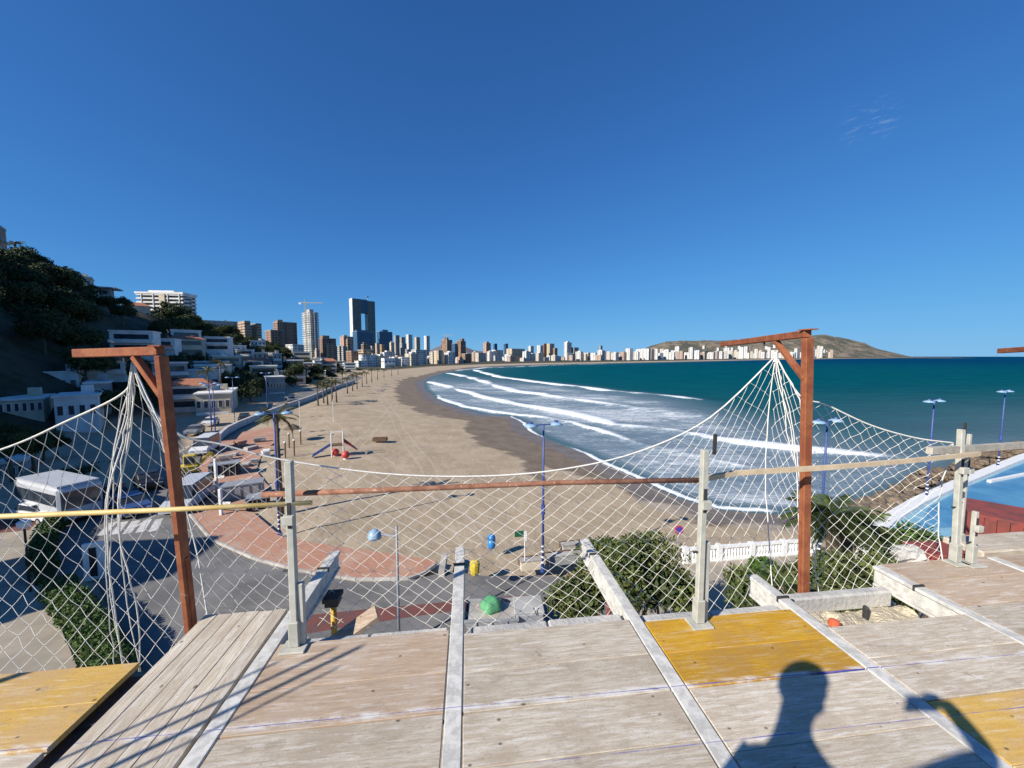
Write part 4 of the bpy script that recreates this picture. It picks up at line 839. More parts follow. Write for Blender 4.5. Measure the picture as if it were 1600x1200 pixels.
# --- hillside houses
def villa(x0, xs, x1, yt, yb, Y, m, label, a=30, fl=2, nw=3, roof='flat', cat='house', bal=True, group='houses on the hillside', win=True, nl=2):
    a = 44 if x1 < 270 else a; C, d1, d2, L1, L2 = footprint(x0, xs, x1, Y, R(a), ymid=yb); L1 = min(L1, 9 if x1 < 270 else 16); zt = atY(xs, yt, Y).z; zb = min(atY(xs, yb, Y).z, gz(C.x, C.y)+0.5); z0 = zb-3.0
    r = empty('house', (C.x, C.y, zb), R(a), label=label, cat=cat, group=group); h = max(2.5, zt-zb)
    MB().box((L2/2, L1/2, (h-3)/2), (L2, L1, h+3)).build('wall', m, r)
    if roof == 'flat': MB().box((L2/2, L1/2, h+0.15), (L2+0.5, L1+0.5, 0.3)).build('roof', M_WHITE, r); MB().box((L2*.7, L1*.5, h+1.0), (1.4, 1.4, 1.5)).build('chimney', m, r)
    else:
        rr = MB().add([(-.4, -.4, h), (L2+.4, -.4, h), (L2+.4, L1+.4, h), (-.4, L1+.4, h), (L2*.25, L1/2, h+L1*.22), (L2*.75, L1/2, h+L1*.22)], [(0, 1, 5, 4), (1, 2, 5), (2, 3, 4, 5), (3, 0, 4), (3, 2, 1, 0)]).build('roof', M_TERRA, r)
    fh = h/fl
    if win:
        for f in range(fl):
            for face, L_, n_ in ((0, L2, nw), (1, L1, nl)):
                for i in range(n_):
                    w_ = L_/n_*0.5; c_ = L_*(i+.5)/n_; zc = fh*(f+.55); wh = min(1.5, fh*.5)
                    fr = MB(); fr.box((c_, -0.03, zc) if face == 0 else (-0.03, c_, zc), (w_+.2, .1, wh+.2) if face == 0 else (.1, w_+.2, wh+.2)); fo_ = fr.build('window', M_WHITE, r)
                    MB().box((c_, -0.07, zc) if face == 0 else (-0.07, c_, zc), (w_, .06, wh) if face == 0 else (.06, w_, wh)).build('pane', M_PANE, fo_)
        if bal:
            for f in range(fl):
                b_ = MB().box((L2/2, -0.7, fh*f+0.1), (L2*.9, 1.4, 0.2)).build('balcony', M_WHITE, r); MB().box((L2/2, -1.36, fh*f+.65), (L2*.9, .08, .9)).build('railing', M_WHITE, b_)
    return r
V = [
 (62, 74, 125, 583, 622, 75, M_WHITE, 'blueish white house with three square windows, left above the net', 20, 1, 3, 'flat', False),
 (80, 86, 155, 622, 652, 60, M_WHITE, 'low white house with two bright square chimneys, left', 22, 1, 4, 'flat', False),
 (98, 104, 144, 430, 455, 140, M_CREAM, 'cream house on the left ridge behind the pines', 30, 2, 4, 'flat', True),
 (150, 158, 190, 476, 515, 150, M_GREYR, 'grey house under the mushroom-roofed tower', 30, 2, 3, 'flat', True),
 (172, 190, 254, 497, 540, 165, M_WHITE, 'shaded white terraced apartment house below the hotel, three storeys', 26, 3, 6, 'flat', True),
 (186, 192, 236, 476, 497, 180, M_CREAM, 'orange-roofed house on the crest left of the hotel', 30, 1, 4, 'hip', True),
 (205, 212, 262, 545, 570, 120, M_GREYR, 'grey house with one dark opening behind the left gallows arm', 24, 1, 2, 'flat', False),
 (143, 150, 185, 563, 590, 95, M_CREAM, 'small cream house just under the left gallows arm', 30, 1, 3, 'flat', False),
 (0, 10, 55, 545, 575, 95, M_GREYR, 'long dark grey house at the left edge under the wooded slope', 20, 1, 5, 'flat', True),
 (50, 58, 110, 540, 565, 110, M_WHITE, 'shaded white house with a glazed front at left', 20, 1, 5, 'flat', True),
 (262, 276, 345, 580, 612, 100, M_WHITE, 'white house with a bright lattice parapet beside the rusty post', 30, 1, 4, 'flat', False),
 (296, 306, 362, 617, 652, 82, M_CREAM, 'cream house with arched porch by the road', 32, 1, 5, 'flat', True),
 (306, 309, 372, 500, 522, 300, M_GREYR, 'long dark flat-topped block on the crest right of the hotel', 40, 3, 9, 'flat', True),
 (306, 312, 356, 530, 552, 210, M_WHITE, 'modern white house with a framed terrace in mid slope', 30, 2, 4, 'flat', True),
 (318, 326, 352, 556, 575, 150, M_WHITE, 'white house with a bright roof edge above the lattice house', 32, 1, 4, 'flat', True),
 (345, 352, 386, 540, 566, 190, M_WHITE, 'white stepped villa left of the cream terraces', 35, 2, 4, 'flat', True),
 (374, 380, 426, 551, 574, 185, M_CREAM, 'cream terraced apartments with long balconies, centre slope', 34, 2, 6, 'flat', True),
 (386, 392, 416, 532, 552, 250, M_WHITE, 'small white villas block above the cream terraces', 38, 2, 4, 'flat', True),
 (422, 428, 442, 553, 596, 180, M_GREYR, 'narrow grey block standing out beside the coast road trees', 40, 4, 2, 'flat', True),
 (442, 450, 486, 573, 590, 240, M_CREAM, 'low cream house with red roof by the road trees', 40, 1, 5, 'hip', True),
 (410, 418, 446, 590, 618, 130, M_GREYR, 'teal glazed roadside pavilion in the shade', 38, 1, 6, 'flat', True),
 (486, 492, 512, 564, 580, 300, M_WHITE, 'white low house with bright wall right of the unfinished tower', 42, 1, 4, 'flat', True),
 (468, 474, 498, 566, 580, 330, M_CREAM, 'cream low house at the foot of the unfinished tower', 42, 2, 4, 'flat', True),
 (596, 601, 618, 560, 582, 420, M_WHITE, 'white beachfront house beside the dark palms', 45, 2, 3, 'flat', True),
 (-30, -24, 48, 588, 622, 72, M_WHITE, 'shaded white two-storey house at the left frame edge, below the wooded slope', 44, 2, 5, 'flat', True),
 (20, 25, 62, 560, 584, 84, M_CREAM, 'cream hip-roofed house left above the white house with square windows', 44, 1, 3, 'hip', True),
 (128, 134, 172, 600, 632, 72, M_GREYR, 'grey flat house between the square-window house and the gallows arm', 44, 1, 3, 'flat', True),
 (-10, -4, 70, 630, 652, 58, M_CREAM, 'low tan garden wall house at the left edge above the dark shrubs', 44, 1, 6, 'flat', False),
 (0, 6, 40, 735, 760, 40, M_GREYR, 'flat grey roofed pavilion at the left edge behind the net', 20, 1, 3, 'flat', False)]
for x0, xs, x1, yt, yb, Y, m, lab, a, fl, nw, rf, bal in V: villa(x0, xs, x1, yt, yb, Y, m, lab, a, fl, nw, rf, bal=bal)
# bright chimneys of the low white house
# mushroom-roofed lookout
p = atY(170, 500, 150); lk = empty('lookout_tower', (p.x, p.y, p.z-6), 0.5, label='slim tower with a wide flat mushroom roof on the ridge', cat='tower')
ht = atY(170, 452, 150).z-p.z+6; MB().box((0, 0, ht/2), (3.2, 3.2, ht)).build('shaft', M_GREYR, lk); MB().box((0, 0, ht+.25), (7.4, 7.4, .5)).build('roof_slab', M_GREYR, lk); MB().box((-4.6, 0, ht*.55), (6, 4, 3)).build('wing', M_GREYR, lk); MB().box((0, -1.65, ht-1.4), (1.4, .1, 1.2)).build('window', M_PANE, lk)
# red brown tower at the left frame edge
tower(-90, -22, 12, 345, 118, 'brown', 'tall dark red tower cut by the left frame edge on the ridge', a=40, top=(0.6, 0.5, 2), z0=gz(-150, 118)-8, maxL=9)
# fill houses along the slope and behind the beach
rs = random.Random(11); placed = []
names_c = [('white', M_WHITE), ('cream', M_CREAM), ('grey', M_GREYR), ('white', M_WHITE)]; fill = []
tries = 0
while len(fill) < 76 and tries < 3000:
    tries += 1; t = rs.random(); Y = 80*(5.2**t); 
    dline = np.interp(Y, [q[1] for q in ROADL], [q[0] for q in ROADL]); X = dline-rs.uniform(9, 75); px = 800+FPX*X/Y*0.99
    if not 60 < px < 600: continue
    if any((X-a)**2+(Y-b)**2 < (6.5+Y*.035)**2 for a, b in placed): continue
    zz = gz(X, Y)+6
    if 557-(zz-15)/Y*FPX < np.interp(px, [60, 150, 190, 250, 310, 380, 450, 560], [560, 535, 500, 512, 518, 536, 556, 562]): continue
    placed.append((X, Y)); zb = gz(X, Y); w_ = rs.uniform(5, 8.5)*(1+Y/600); fh = rs.choice((1, 2, 2, 3)); fill.append((px, X, Y, zb, w_, fh, rs.choice(names_c)))
fill.sort()
for i, (px, X, Y, zb, w_, fh, (cn, cm)) in enumerate(fill):
    r = empty('house', (X, Y, zb-2), R(rs.uniform(25, 50)), label=f'small {cn} {("one", "two", "three")[fh-1]}-storey house on the slope, {nth(i)} small house from the left', cat='house', group='small houses scattered on the slope')
    L2 = w_; L1 = w_*rs.uniform(.6, .9); h = 3.0*fh+2
    MB().box((L2/2, L1/2, h/2), (L2, L1, h)).build('wall', cm, r)
    if rs.random() < .3: MB().add([(-.4, -.4, h), (L2+.4, -.4, h), (L2+.4, L1+.4, h), (-.4, L1+.4, h), (L2*.25, L1/2, h+L1*.22), (L2*.75, L1/2, h+L1*.22)], [(0, 1, 5, 4), (1, 2, 5), (2, 3, 4, 5), (3, 0, 4), (3, 2, 1, 0)]).build('roof', M_TERRA, r)
    else: MB().box((L2/2, L1/2, h+.2), (L2+.4, L1+.4, .4)).build('roof', M_WHITE, r)
    wme = MB().box((0, 0, 0), (L2*.8, .1, 1.3)).mesh('window_band', M_PANE); wm2 = MB().box((0, 0, 0), (.1, L1*.5, 1.3)).mesh('window_band', M_PANE); bme = MB().box((0, 0, 0), (L2, 1.2, .9)).mesh('balcony', M_WHITE)
    for f in range(fh):
        link('window_band', wme, r, (L2/2, -.03, 2+3*f+1.7)); link('window_band', wm2, r, (-.03, L1/2, 2+3*f+1.7)); 
        if (i+f) % 3 == 0: link('balcony', bme, r, (L2/2, -.55, 2+3*f+.4))
# beachfront low blocks and the white town across the bay (a few pixels each)
WT = [(0.76, 0.75, 0.72), (0.66, 0.60, 0.50), (0.70, 0.68, 0.64), (0.50, 0.36, 0.27), (0.60, 0.52, 0.42)]
TM = [facade('far_block_%d' % i, c_, (0.12, 0.13, 0.145), 'grid', w0=.25) for i, c_ in enumerate(WT)]
def far_block(px, Y, w_, h, d_, a, label, group):
    p = atY(px, 560, Y); r = empty('apartment_block', (p.x, p.y, 1.5), a, label=label, cat='building', group=group)
    MB().box((0, 0, h/2), (w_, d_, h)).build('wall', TM[rs.choice((0, 0, 0, 1, 2, 2, 3, 4))], r)
    if rs.random() < .5: MB().box((0, 0, h+1.2), (w_*.4, d_*.5, 2.4)).build('roof_house', TM[0], r)
for i in range(46):
    px = 560+340*(i+rs.random())/46; Y = np.interp(px, [560, 640, 700, 760, 900], [430, 520, 640, 900, 1000])*rs.uniform(1.0, 1.35); s = Y/900
    far_block(px, Y, rs.uniform(12, 26)*(.5+.5*s), rs.uniform(9, 26)*(.4+.6*s), 14, R(rs.uniform(30, 55)), 'low apartment block behind the far curve of the beach', 'low blocks behind the far beach')
for i in range(92):
    px = 902+400*(i+rs.random())/92; Y = np.interp(px, [900, 960, 1060, 1200, 1300], [1060, 1200, 1500, 2200, 2900])*rs.uniform(1.02, 1.3)
    hp = rs.choice((6, 7, 8, 9, 10, 12, 14))*(1.1 if px > 1040 else 1.0)*(1.25 if 1270 < px < 1300 else 1)
    far_block(px, Y, rs.uniform(3.5, 8)*Y/FPX, (hp+557*0)*Y/FPX*rs.uniform(.7, 1.15)+8, 20, R(rs.uniform(30, 60)), 'tiny pale block in the white town across the bay', 'white town across the bay')
for i in range(12):
    px = 1085+rs.random()*260; Y = 3700; p = atY(px, 548-rs.random()*8, Y); r = empty('apartment_block', (p.x, 3650, p.z-18), .7, label='white villa block on the far headland slope', cat='building', group='villas on the headland'); MB().box((0, 0, 16), (rs.uniform(18, 46), 20, 32)).build('wall', TM[0], r)
# ================================================================ vegetation
def leaf_mesh(name, n, rx, rz_, leaf, mat, seed, clumps=9, shell=0.55, flat=0.0):
    rg = np.random.RandomState(seed); cl = rg.normal(size=(clumps, 3)); cl /= np.linalg.norm(cl, axis=1)[:, None]; cl *= rg.uniform(.25, .75, (clumps, 1)); cl[:, 2] = np.abs(cl[:, 2])*.9-.15
    cr_ = rg.uniform(.28, .55, clumps); ci = rg.randint(0, clumps, n); d_ = rg.normal(size=(n, 3)); d_ /= np.linalg.norm(d_, axis=1)[:, None]
    p = cl[ci]+d_*(cr_[ci]*rg.uniform(shell, 1.0, n))[:, None]; p *= np.array([rx, rx, rz_])
    a = rg.normal(size=(n, 3)); a /= np.linalg.norm(a, axis=1)[:, None]; b_ = np.cross(a, d_+rg.normal(size=(n, 3))*.5); b_ /= np.linalg.norm(b_, axis=1)[:, None]+1e-9
    sz = leaf*rg.uniform(.6, 1.4, (n, 1)); V = np.stack([p-a*sz, p+b_*sz*.45, p+a*sz, p-b_*sz*.45], 1).reshape(-1, 3)
    me = bpy.data.meshes.new(name); me.from_pydata(V.tolist(), [], np.arange(4*n).reshape(-1, 4).tolist()); me.materials.append(mat); return me
def fol(name, c1, c2, sc):
    k = NT(name); v = k.pos(); f = k.noise(v, sc, 4, .6); g = k.noise(v, sc*7, 2)
    c = k.mix(k.ramp(f, .35, .65), c1, c2); c = k.mix(k.math('MULTIPLY', k.ramp(g, .55, .75), .5), c, tuple(min(1, q*1.9) for q in c2))
    h = k.n('HueSaturation'); k.L(c, h.inputs['Color']); k.L(k.math('ADD', k.math('MULTIPLY', k.rand(), .5), .75), h.inputs['Value'])
    k.b.inputs['Subsurface Weight'].default_value = 0.0
    return k.done(h.outputs[0], .65, spec=.25)
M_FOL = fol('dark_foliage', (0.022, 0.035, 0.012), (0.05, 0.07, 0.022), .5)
M_OLI = fol('olive_foliage', (0.04, 0.06, 0.016), (0.10, 0.12, 0.034), 2.0)
M_HED = fol('hedge_foliage', (0.035, 0.07, 0.014), (0.075, 0.13, 0.028), 1.5)
M_PAL = fol('palm_foliage', (0.05, 0.055, 0.018), (0.12, 0.11, 0.04), 1.0)
M_HEDD = fol('mixed_green_foliage', (0.02, 0.035, 0.010), (0.06, 0.085, 0.02), .9)
M_BARK = nmat('bark', (0.10, 0.07, 0.045), (0.16, 0.12, 0.085), 6, .95, bump=.6, bd=.03)
crowns = [leaf_mesh('crown', 4200, 3.2, 3.0, .19, M_FOL, 40+i, clumps=9+i) for i in range(5)]
fcrowns = [leaf_mesh('crown', 9000, 3.2, 3.0, .11, M_HEDD, 60+i, clumps=11+i) for i in range(2)]
trunk_me = MB().tube([(0, 0, -2.2), (.15, .05, 0), (.05, .1, 2.4)], [.28, .2, .1], 7).mesh('trunk', M_BARK)
limb_me = MB().tube([(0, 0, .2), (.7, .3, 1.2), (1.2, .5, 2.2)], [.12, .08, .04], 5).mesh('limb', M_BARK)
rt = random.Random(5)
def tree(p, s, label, group, cm=None, sz=1.0):
    r = empty('tree', p, rt.uniform(0, 6.28), label=label, cat='tree', group=group); r.scale = (s, s, s*sz)
    link('trunk', trunk_me, r, (0, 0, 0)); link('limb', limb_me, r, (0, 0, .3)); link('crown', cm or rt.choice(crowns), r, (0, 0, 3.0)); return r
TG = 'dark trees on the wooded slope'
n = 0; tries = 0; spots = []
while n < 265 and tries < 20000:
    tries += 1; Y = 34*(9.7**rt.random()); dl = np.interp(Y, [q[1] for q in ROADL], [q[0] for q in ROADL]); X = dl-rt.uniform(3, 100); px = 800+FPX*X/Y
    if px < -120 or px > 560 or (px < 175 and Y < 60): continue
    if px > 150 and rt.random() < (.88 if px < 270 else .65): continue
    if any(q[0]-4 < px < q[2]+4 and q[5]-22 < Y < q[5]+4 for q in V): continue
    if any((X-a)**2+(Y-b)**2 < 11 for a, b in spots+placed): continue
    spots.append((X, Y)); z = gz(X, Y); tree((X, Y, z+1.2), rt.uniform(.8, 1.7), 'dark leafy tree on the shaded wooded slope', TG); n += 1
# ridge trees that shape the outline at left
for px, py, Y in ((60, 420, 105), (85, 428, 108), (40, 428, 100), (110, 445, 115), (20, 428, 100), (130, 458, 120), (95, 470, 100), (30, 460, 90), (120, 490, 105), (50, 490, 90), (10, 500, 85), (90, 510, 92), (0, 530, 82), (70, 535, 88), (265, 500, 190), (285, 505, 200), (250, 515, 180), (300, 520, 195), (240, 500, 215), (268, 520, 170)):
    p = atY(px, py, Y); tree((p.x, p.y, p.z-5.5), rt.uniform(1.5, 2.1), 'dark leafy tree on the shaded wooded slope', TG)
# mid trees by the road
for ti, (px, py, Y, s) in enumerate(sorted(((375, 600, 110, 1.3), (392, 608, 105, 1.4), (405, 602, 120, 1.2), (350, 575, 140, 1.2), (470, 588, 190, 1.2), (490, 585, 230, 1.3), (510, 582, 260, 1.3), (530, 580, 300, 1.3), (456, 596, 160, 1.1), (480, 596, 180, 1.1), (500, 592, 210, 1.2), (520, 588, 240, 1.2), (545, 582, 320, 1.4), (560, 580, 350, 1.4), (620, 580, 420, 1.5), (632, 578, 440, 1.5), (612, 581, 400, 1.4), (690, 572, 620, 2.0), (30, 678, 45, .6), (8, 672, 44, .65), (65, 684, 46, .55), (88, 690, 47, .5), (48, 695, 40, .7), (15, 695, 38, .8), (110, 745, 40, .7), (160, 735, 45, .7)))):
    p = atY(px, py, Y); tree((p.x, p.y, p.z-3.0*s), s, f'leafy tree, {nth(ti)} from the left of the trees along the road and below the houses', 'trees along the coast road', fcrowns[ti % 2] if Y < 60 else None)
# hedges beside the road
def hedge(pts, w_, h, label):
    r = empty('hedge', pts[0], label=label, cat='hedge'); rg = np.random.RandomState(len(label)); P = []
    for a, b in zip(pts[:-1], pts[1:]):
        L_ = (b-a).length; m_ = int(L_*420)
        t = rg.rand(m_); sd_ = (b-a).cross(Vector((0, 0, 1))).normalized(); q = np.array(a)[None]+t[:, None]*np.array(b-a)[None]
        ang = rg.uniform(-.35, math.pi+.35, m_); rad = rg.uniform(.8, 1.05, m_)+.12*np.sin(t*L_*3)
        q += (np.cos(ang)*rad*w_/2)[:, None]*np.array(sd_)[None]; q[:, 2] += np.clip(np.sin(ang)*rad*1.25, -1, 1)*h/2+h/2; P.append(q)
    p = np.concatenate(P)-np.array(pts[0]); n_ = len(p); a = rg.normal(size=(n_, 3)); a /= np.linalg.norm(a, axis=1)[:, None]; b_ = np.cross(a, rg.normal(size=(n_, 3))); b_ /= np.linalg.norm(b_, axis=1)[:, None]
    s_ = rg.uniform(.05, .11, (n_, 1)); Vv = np.stack([p-a*s_, p+b_*s_*.5, p+a*s_, p-b_*s_*.5], 1).reshape(-1, 3)
    me = bpy.data.meshes.new('foliage'); me.from_pydata(Vv.tolist(), [], np.arange(4*n_).reshape(-1, 4).tolist()); me.materials.append(M_HED); link('foliage', me, r)
    mb = MB()
    for a_, b2 in zip(pts[:-1], pts[1:]): mb.bar(a_-pts[0]+Vector((0, 0, h*.42)), b2-pts[0]+Vector((0, 0, h*.42)), w_*.7, h*.75)
    mb.build('branches', M_FOL, r)
hedge([at(72, 912, 2), at(66, 880, 2), at(72, 850, 2), at(92, 825, 2)], 1.1, 1.3, 'short green hedge beside the lit pavement at left')
hedge([at(178, 1075, 2), at(150, 1010, 2), at(115, 965, 2), at(92, 935, 2)], 1.3, 1.2, 'dark to bright green hedge curving down to the yellow board')
# bushes near the deck
def bush(px, py, Y, rx, rz_, n_, leaf, mat, label, seed, nm='bush'):
    p = atY(px, py, Y); r = empty(nm, (p.x, p.y, 2.0), 0, label=label, cat='bush')
    hc = p.z-2.0; link('crown', leaf_mesh('crown', n_, rx, rz_, leaf, mat, seed, clumps=16), r, (0, 0, hc))
    for k_ in range(4): MB().tube([(0, 0, 0), (.2*math.cos(k_*1.6), .2*math.sin(k_*1.6), hc*.5), (rx*.5*math.cos(k_*1.6), rx*.5*math.sin(k_*1.6), hc)], [.13, .09, .03], 6).build('stem', M_BARK, r)
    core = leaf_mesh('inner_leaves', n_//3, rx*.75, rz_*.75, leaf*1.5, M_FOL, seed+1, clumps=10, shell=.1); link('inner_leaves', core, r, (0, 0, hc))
    return r
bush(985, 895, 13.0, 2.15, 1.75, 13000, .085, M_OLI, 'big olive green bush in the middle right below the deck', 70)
bush(905, 945, 12.0, 1.35, 1.0, 4500, .085, M_OLI, 'lower left lobe bush beside the big olive bush', 72)
bush(1050, 925, 12.5, 1.2, 1.1, 4000, .085, M_OLI, 'bush behind the double grey post', 74)
bush(1420, 850, 15.0, 1.9, 1.0, 6000, .09, M_HED, 'dark green bush between the palm and the blue pool', 76)
bush(1400, 915, 10.5, 1.7, 1.1, 5000, .085, M_OLI, 'grey green bush below the blue pool seen through the net', 78)
bush(1300, 920, 10.0, 1.3, 1.3, 4500, .08, M_OLI, 'bush behind the right rusty post', 80)
bush(1180, 925, 11.5, 1.1, .9, 3500, .08, M_OLI, 'low bush between the double post and the right rusty post', 82)
bush(1200, 888, 17.0, 1.0, .7, 2500, .09, M_HED, 'bright green shrub by the white balustrade', 84)
# palms
def frond_mesh(L_, mat, seed, droop=.55, nl=16, wl_=.5):
    rg = random.Random(seed); mb = MB(); pts = []
    for i in range(9):
        t = i/8; pts.append(Vector((L_*t*(1-.18*t*droop), 0, L_*(.42*t-droop*1.05*t*t))))
    mb.tube(pts, [.035*(1-.8*i/8) for i in range(9)], 4, cap=False)
    for i in range(nl):
        t = .18+.8*i/nl; b_ = interp(pts, t); lw = wl_*math.sin(math.pi*min(1, t*.9+.08))*rg.uniform(.85, 1.15)+.08
        for s_ in (-1, 1):
            e = b_+Vector((lw*.55, s_*lw*.75, -lw*.45+rg.uniform(-.05, .05))); w2 = Vector((.035, 0, .012))*L_/2
            mb.add([b_-w2, b_+w2, e+Vector((.01, 0, 0))], [(0, 1, 2)])
    return mb.mesh('frond', mat)
FR = [frond_mesh(2.3, M_PAL, i, droop=.35+.2*i) for i in range(3)]
FR2 = [frond_mesh(2.0, M_HEDD, 9+i, droop=.4+.2*i, nl=22) for i in range(3)]
def palm(p, h, label, group=None, s=1.0, frs=FR, nf=26, slim=1.0):
    r = empty('palm_tree', p, rt.uniform(0, 6), label=label, cat='palm', group=group)
    b_ = rt.uniform(-.25, .25); MB().tube([(0, 0, -.3), (b_*.3, 0, h*.5), (b_, .05, h)], [.24*slim, .16*slim, .15*slim], 8).build('trunk', M_BARK, r, smooth=True)
    MB().lathe([(.16*s, -.7*s), (.34*s, -.25*s), (.22*s, .1*s)], 8, (b_, .05, h)).build('crown_shaft', M_BARK, r)
    for i in range(nf):
        f = link('frond', frs[i % 3], r, (b_, .05, h)); t = i/nf; f.rotation_euler = (0, R(18-62*((i*7) % nf)/nf*1.0+25*(t > .75)), i*2.399); f.scale = (s*rt.uniform(.85, 1.1),)*3
    return r
pp = at(437, 838, 2); palm(at(440, 806, 1.9), 8.2, 'tall palm at the head of the beach, its crown before the lamp', s=.78, slim=.9)
for i, (px, py) in enumerate(((497, 634), (506, 630), (512, 632), (519, 627), (526, 628), (505, 620), (543, 614), (551, 610), (558, 607), (566, 603), (573, 599), (581, 597), (590, 593), (600, 590), (536, 604), (612, 587), (622, 585))):
    g = at(px, py, 1.9); palm(g, rt.uniform(4.6, 6.2), f'slender beach palm, {nth(i)} along the row from the near end', 'row of beach palms', s=rt.uniform(.9, 1.2), nf=16)
for px, py, Y, h in ((258, 492, 190, 7), (25, 408, 112, 6), (345, 598, 96, 6.0), (326, 606, 88, 5.0)):
    p = atY(px, py, Y); palm((p.x, p.y, p.z-1), h, {258: 'palm before the white hilltop hotel', 25: 'lone palm on the ridge against the sky at left', 345: 'palm right of the lattice house', 326: 'palm in front of the white lattice house'}[px], s=1.1, nf=18)
palm(atY(1300, 905, 12.5)-Vector((0, 0, 1)), 3.2, 'bushy green palm right behind the right rusty post', s=.82, frs=FR2, nf=40, slim=1.2)
palm(atY(1325, 900, 14)-Vector((0, 0, 1)), 2.9, 'second green palm beside the one at the rusty post', s=.75, frs=FR2, nf=34, slim=1.2)
palm(atY(1215, 935, 9.5)-Vector((0, 0, .6)), .9, 'small fan palm low behind the right beam', s=.42, frs=FR2, nf=26)
# ================================================================ things on the promenade, the road and the beach
M_BLUE = nmat('blue_pole_paint', (0.035, 0.06, 0.22), (0.05, 0.085, 0.27), 3, .5)
M_LBLUE = nmat('pale_blue_lamp_glass', (0.30, 0.44, 0.58), (0.22, 0.36, 0.5), 2, .3)
M_WP = nmat('white_paint', (0.76, 0.76, 0.74), (0.66, 0.66, 0.64), 3, .6)
M_POOL = nmat('blue_pool_floor', (0.10, 0.28, 0.43), (0.06, 0.20, 0.36), .35, .45, world=True)
M_POOLP = nmat('pale_blue_paving', (0.22, 0.42, 0.52), (0.16, 0.34, 0.46), .6, .6, world=True)
M_ROCK = nmat('shore_rock', (0.10, 0.075, 0.05), (0.22, 0.165, 0.11), 1.2, .95, bump=.9, bd=.1)
M_BRED = nmat('red_wall', (0.26, 0.05, 0.042), (0.14, 0.045, 0.038), 3.0, .9)
M_BLK = nmat('black_rubber', (0.012, 0.012, 0.013), (0.02, 0.02, 0.02), 4, .8)
M_GRN = nmat('green_plastic', (0.11, 0.36, 0.16), (0.07, 0.26, 0.11), 3, .6)
M_DGRN = nmat('dark_green_paint', (0.01, 0.09, 0.045), (0.015, 0.11, 0.05), 4, .5)
M_GBIN = nmat('grey_bin_steel', (0.30, 0.31, 0.33), (0.24, 0.25, 0.27), 3, .5)
M_YEL = nmat('yellow_paint', (0.62, 0.46, 0.04), (0.5, 0.36, 0.04), 5, .55)
M_SKYB = nmat('bright_blue_plastic', (0.02, 0.22, 0.55), (0.03, 0.18, 0.45), 4, .4)
M_REDP = nmat('red_plastic', (0.55, 0.06, 0.05), (0.45, 0.06, 0.05), 4, .45)
M_PURP = nmat('purple_blue_sign', (0.09, 0.05, 0.30), (0.08, 0.05, 0.26), 4, .5)
M_WOODP = nmat('brown_beach_wood', (0.15, 0.085, 0.045), (0.10, 0.06, 0.035), 5, .9)
M_CARS = {c: nmat('car_paint_'+c, v_, tuple(q*.9 for q in v_), 1, .3) for c, v_ in dict(white=(.7, .7, .7), grey=(.22, .23, .25), silver=(.5, .52, .55), black=(.02, .02, .022), blue=(.04, .08, .2)).items()}
# street lamps
def make_lamp():
    r = empty('street_lamp', (0, 0, 0))
    MB().tube([(0, 0, 0), (0, 0, 5), (0, 0, 9.0)], [.085, .07, .055], 8).build('pole', M_BLUE, r, smooth=True)
    MB().tube([(0, 0, 0), (0, 0, .35)], .14, 10).build('base', M_BLUE, r)
    me = MB().tube([(0, 0, 0), (0, 0, .1)], .098, 8).mesh('stripe', M_WP)
    for i in range(4): link('stripe', me, r, (0, 0, .55+.34*i))
    MB().tube([(0, 0, 3.6), (0, 0, 4.15)], .13, 8).build('collar', M_BLUE, r)
    MB().bar((-.75, 0, 9.0), (.75, 0, 9.0), .06, .06).build('crossarm', M_BLUE, r)
    for s in (-1, 1):
        h_ = MB().lathe([(.08, .12), (.36, .02), (.40, -.05), (.22, -.10)], 12, (s*.82, 0, 9.0)).build('lamp_head', M_LBLUE, r, smooth=True)
        MB().lathe([(.12, .2), (.14, .11)], 8, (s*.82, 0, 9.0)).build('cap', M_BLUE, h_)
    return r
lp = make_lamp()
LAMPS = [((437, 838), 'blue twin lamp post beside the tall palm on the beach edge'), ((848, 893), 'blue twin lamp post in the middle, before the waterline'), ((332, 692), 'blue lamp post at the near end of the curved wall'), ((367, 662), 'blue lamp post on the left side of the coast road'), ((418, 640), 'distant blue lamp post beyond the left roadside trees'), ((338, 700), 'second blue pole close beside the wall-end lamp')]
first = True
for (px, py), lab in LAMPS:
    r = lp if first else copy_tree(lp); first = False; r.location = at(px, py, 2.0); r.rotation_euler.z = .35; tag(r, lab, 'lamp', 'blue twin lamp posts')
for px, py, Y, lab in ((1293, 657, 22.5, 'blue lamp post seen through the net right of the rusty post'), (1460, 626, 32, 'blue twin lamp post by the white pool rim'), (1571, 611, 41, 'blue twin lamp post nearest the right frame edge')):
    r = copy_tree(lp); p = atY(px, py, Y); r.location = (p.x, p.y, p.z-9.05); r.rotation_euler.z = .35; tag(r, lab, 'lamp', 'blue twin lamp posts')
# grey arm lamp near the deck
p = at(624, 1010, 2.0); top = atY(620, 822, p.y); L_ = top.z-2; dx = atY(585, 827, p.y).x-p.x
sl = empty('street_lamp', p, 0, label='slim grey lamp post with a single dome head on a left arm', cat='lamp'); MB().tube([(0, 0, 0), (0, 0, L_)], [.07, .05], 8).build('pole', M_GBIN, sl, smooth=True)
MB().tube([(0, 0, L_-.45), (dx*.55, 0, L_-.40), (dx, 0, L_-.30)], .05, 6).build('arm', M_GBIN, sl); MB().lathe([(.3, -.12), (.30, 0), (.22, .18), (.06, .28)], 14, (dx, 0, L_-.42)).build('dome', M_LBLUE, sl, smooth=True)
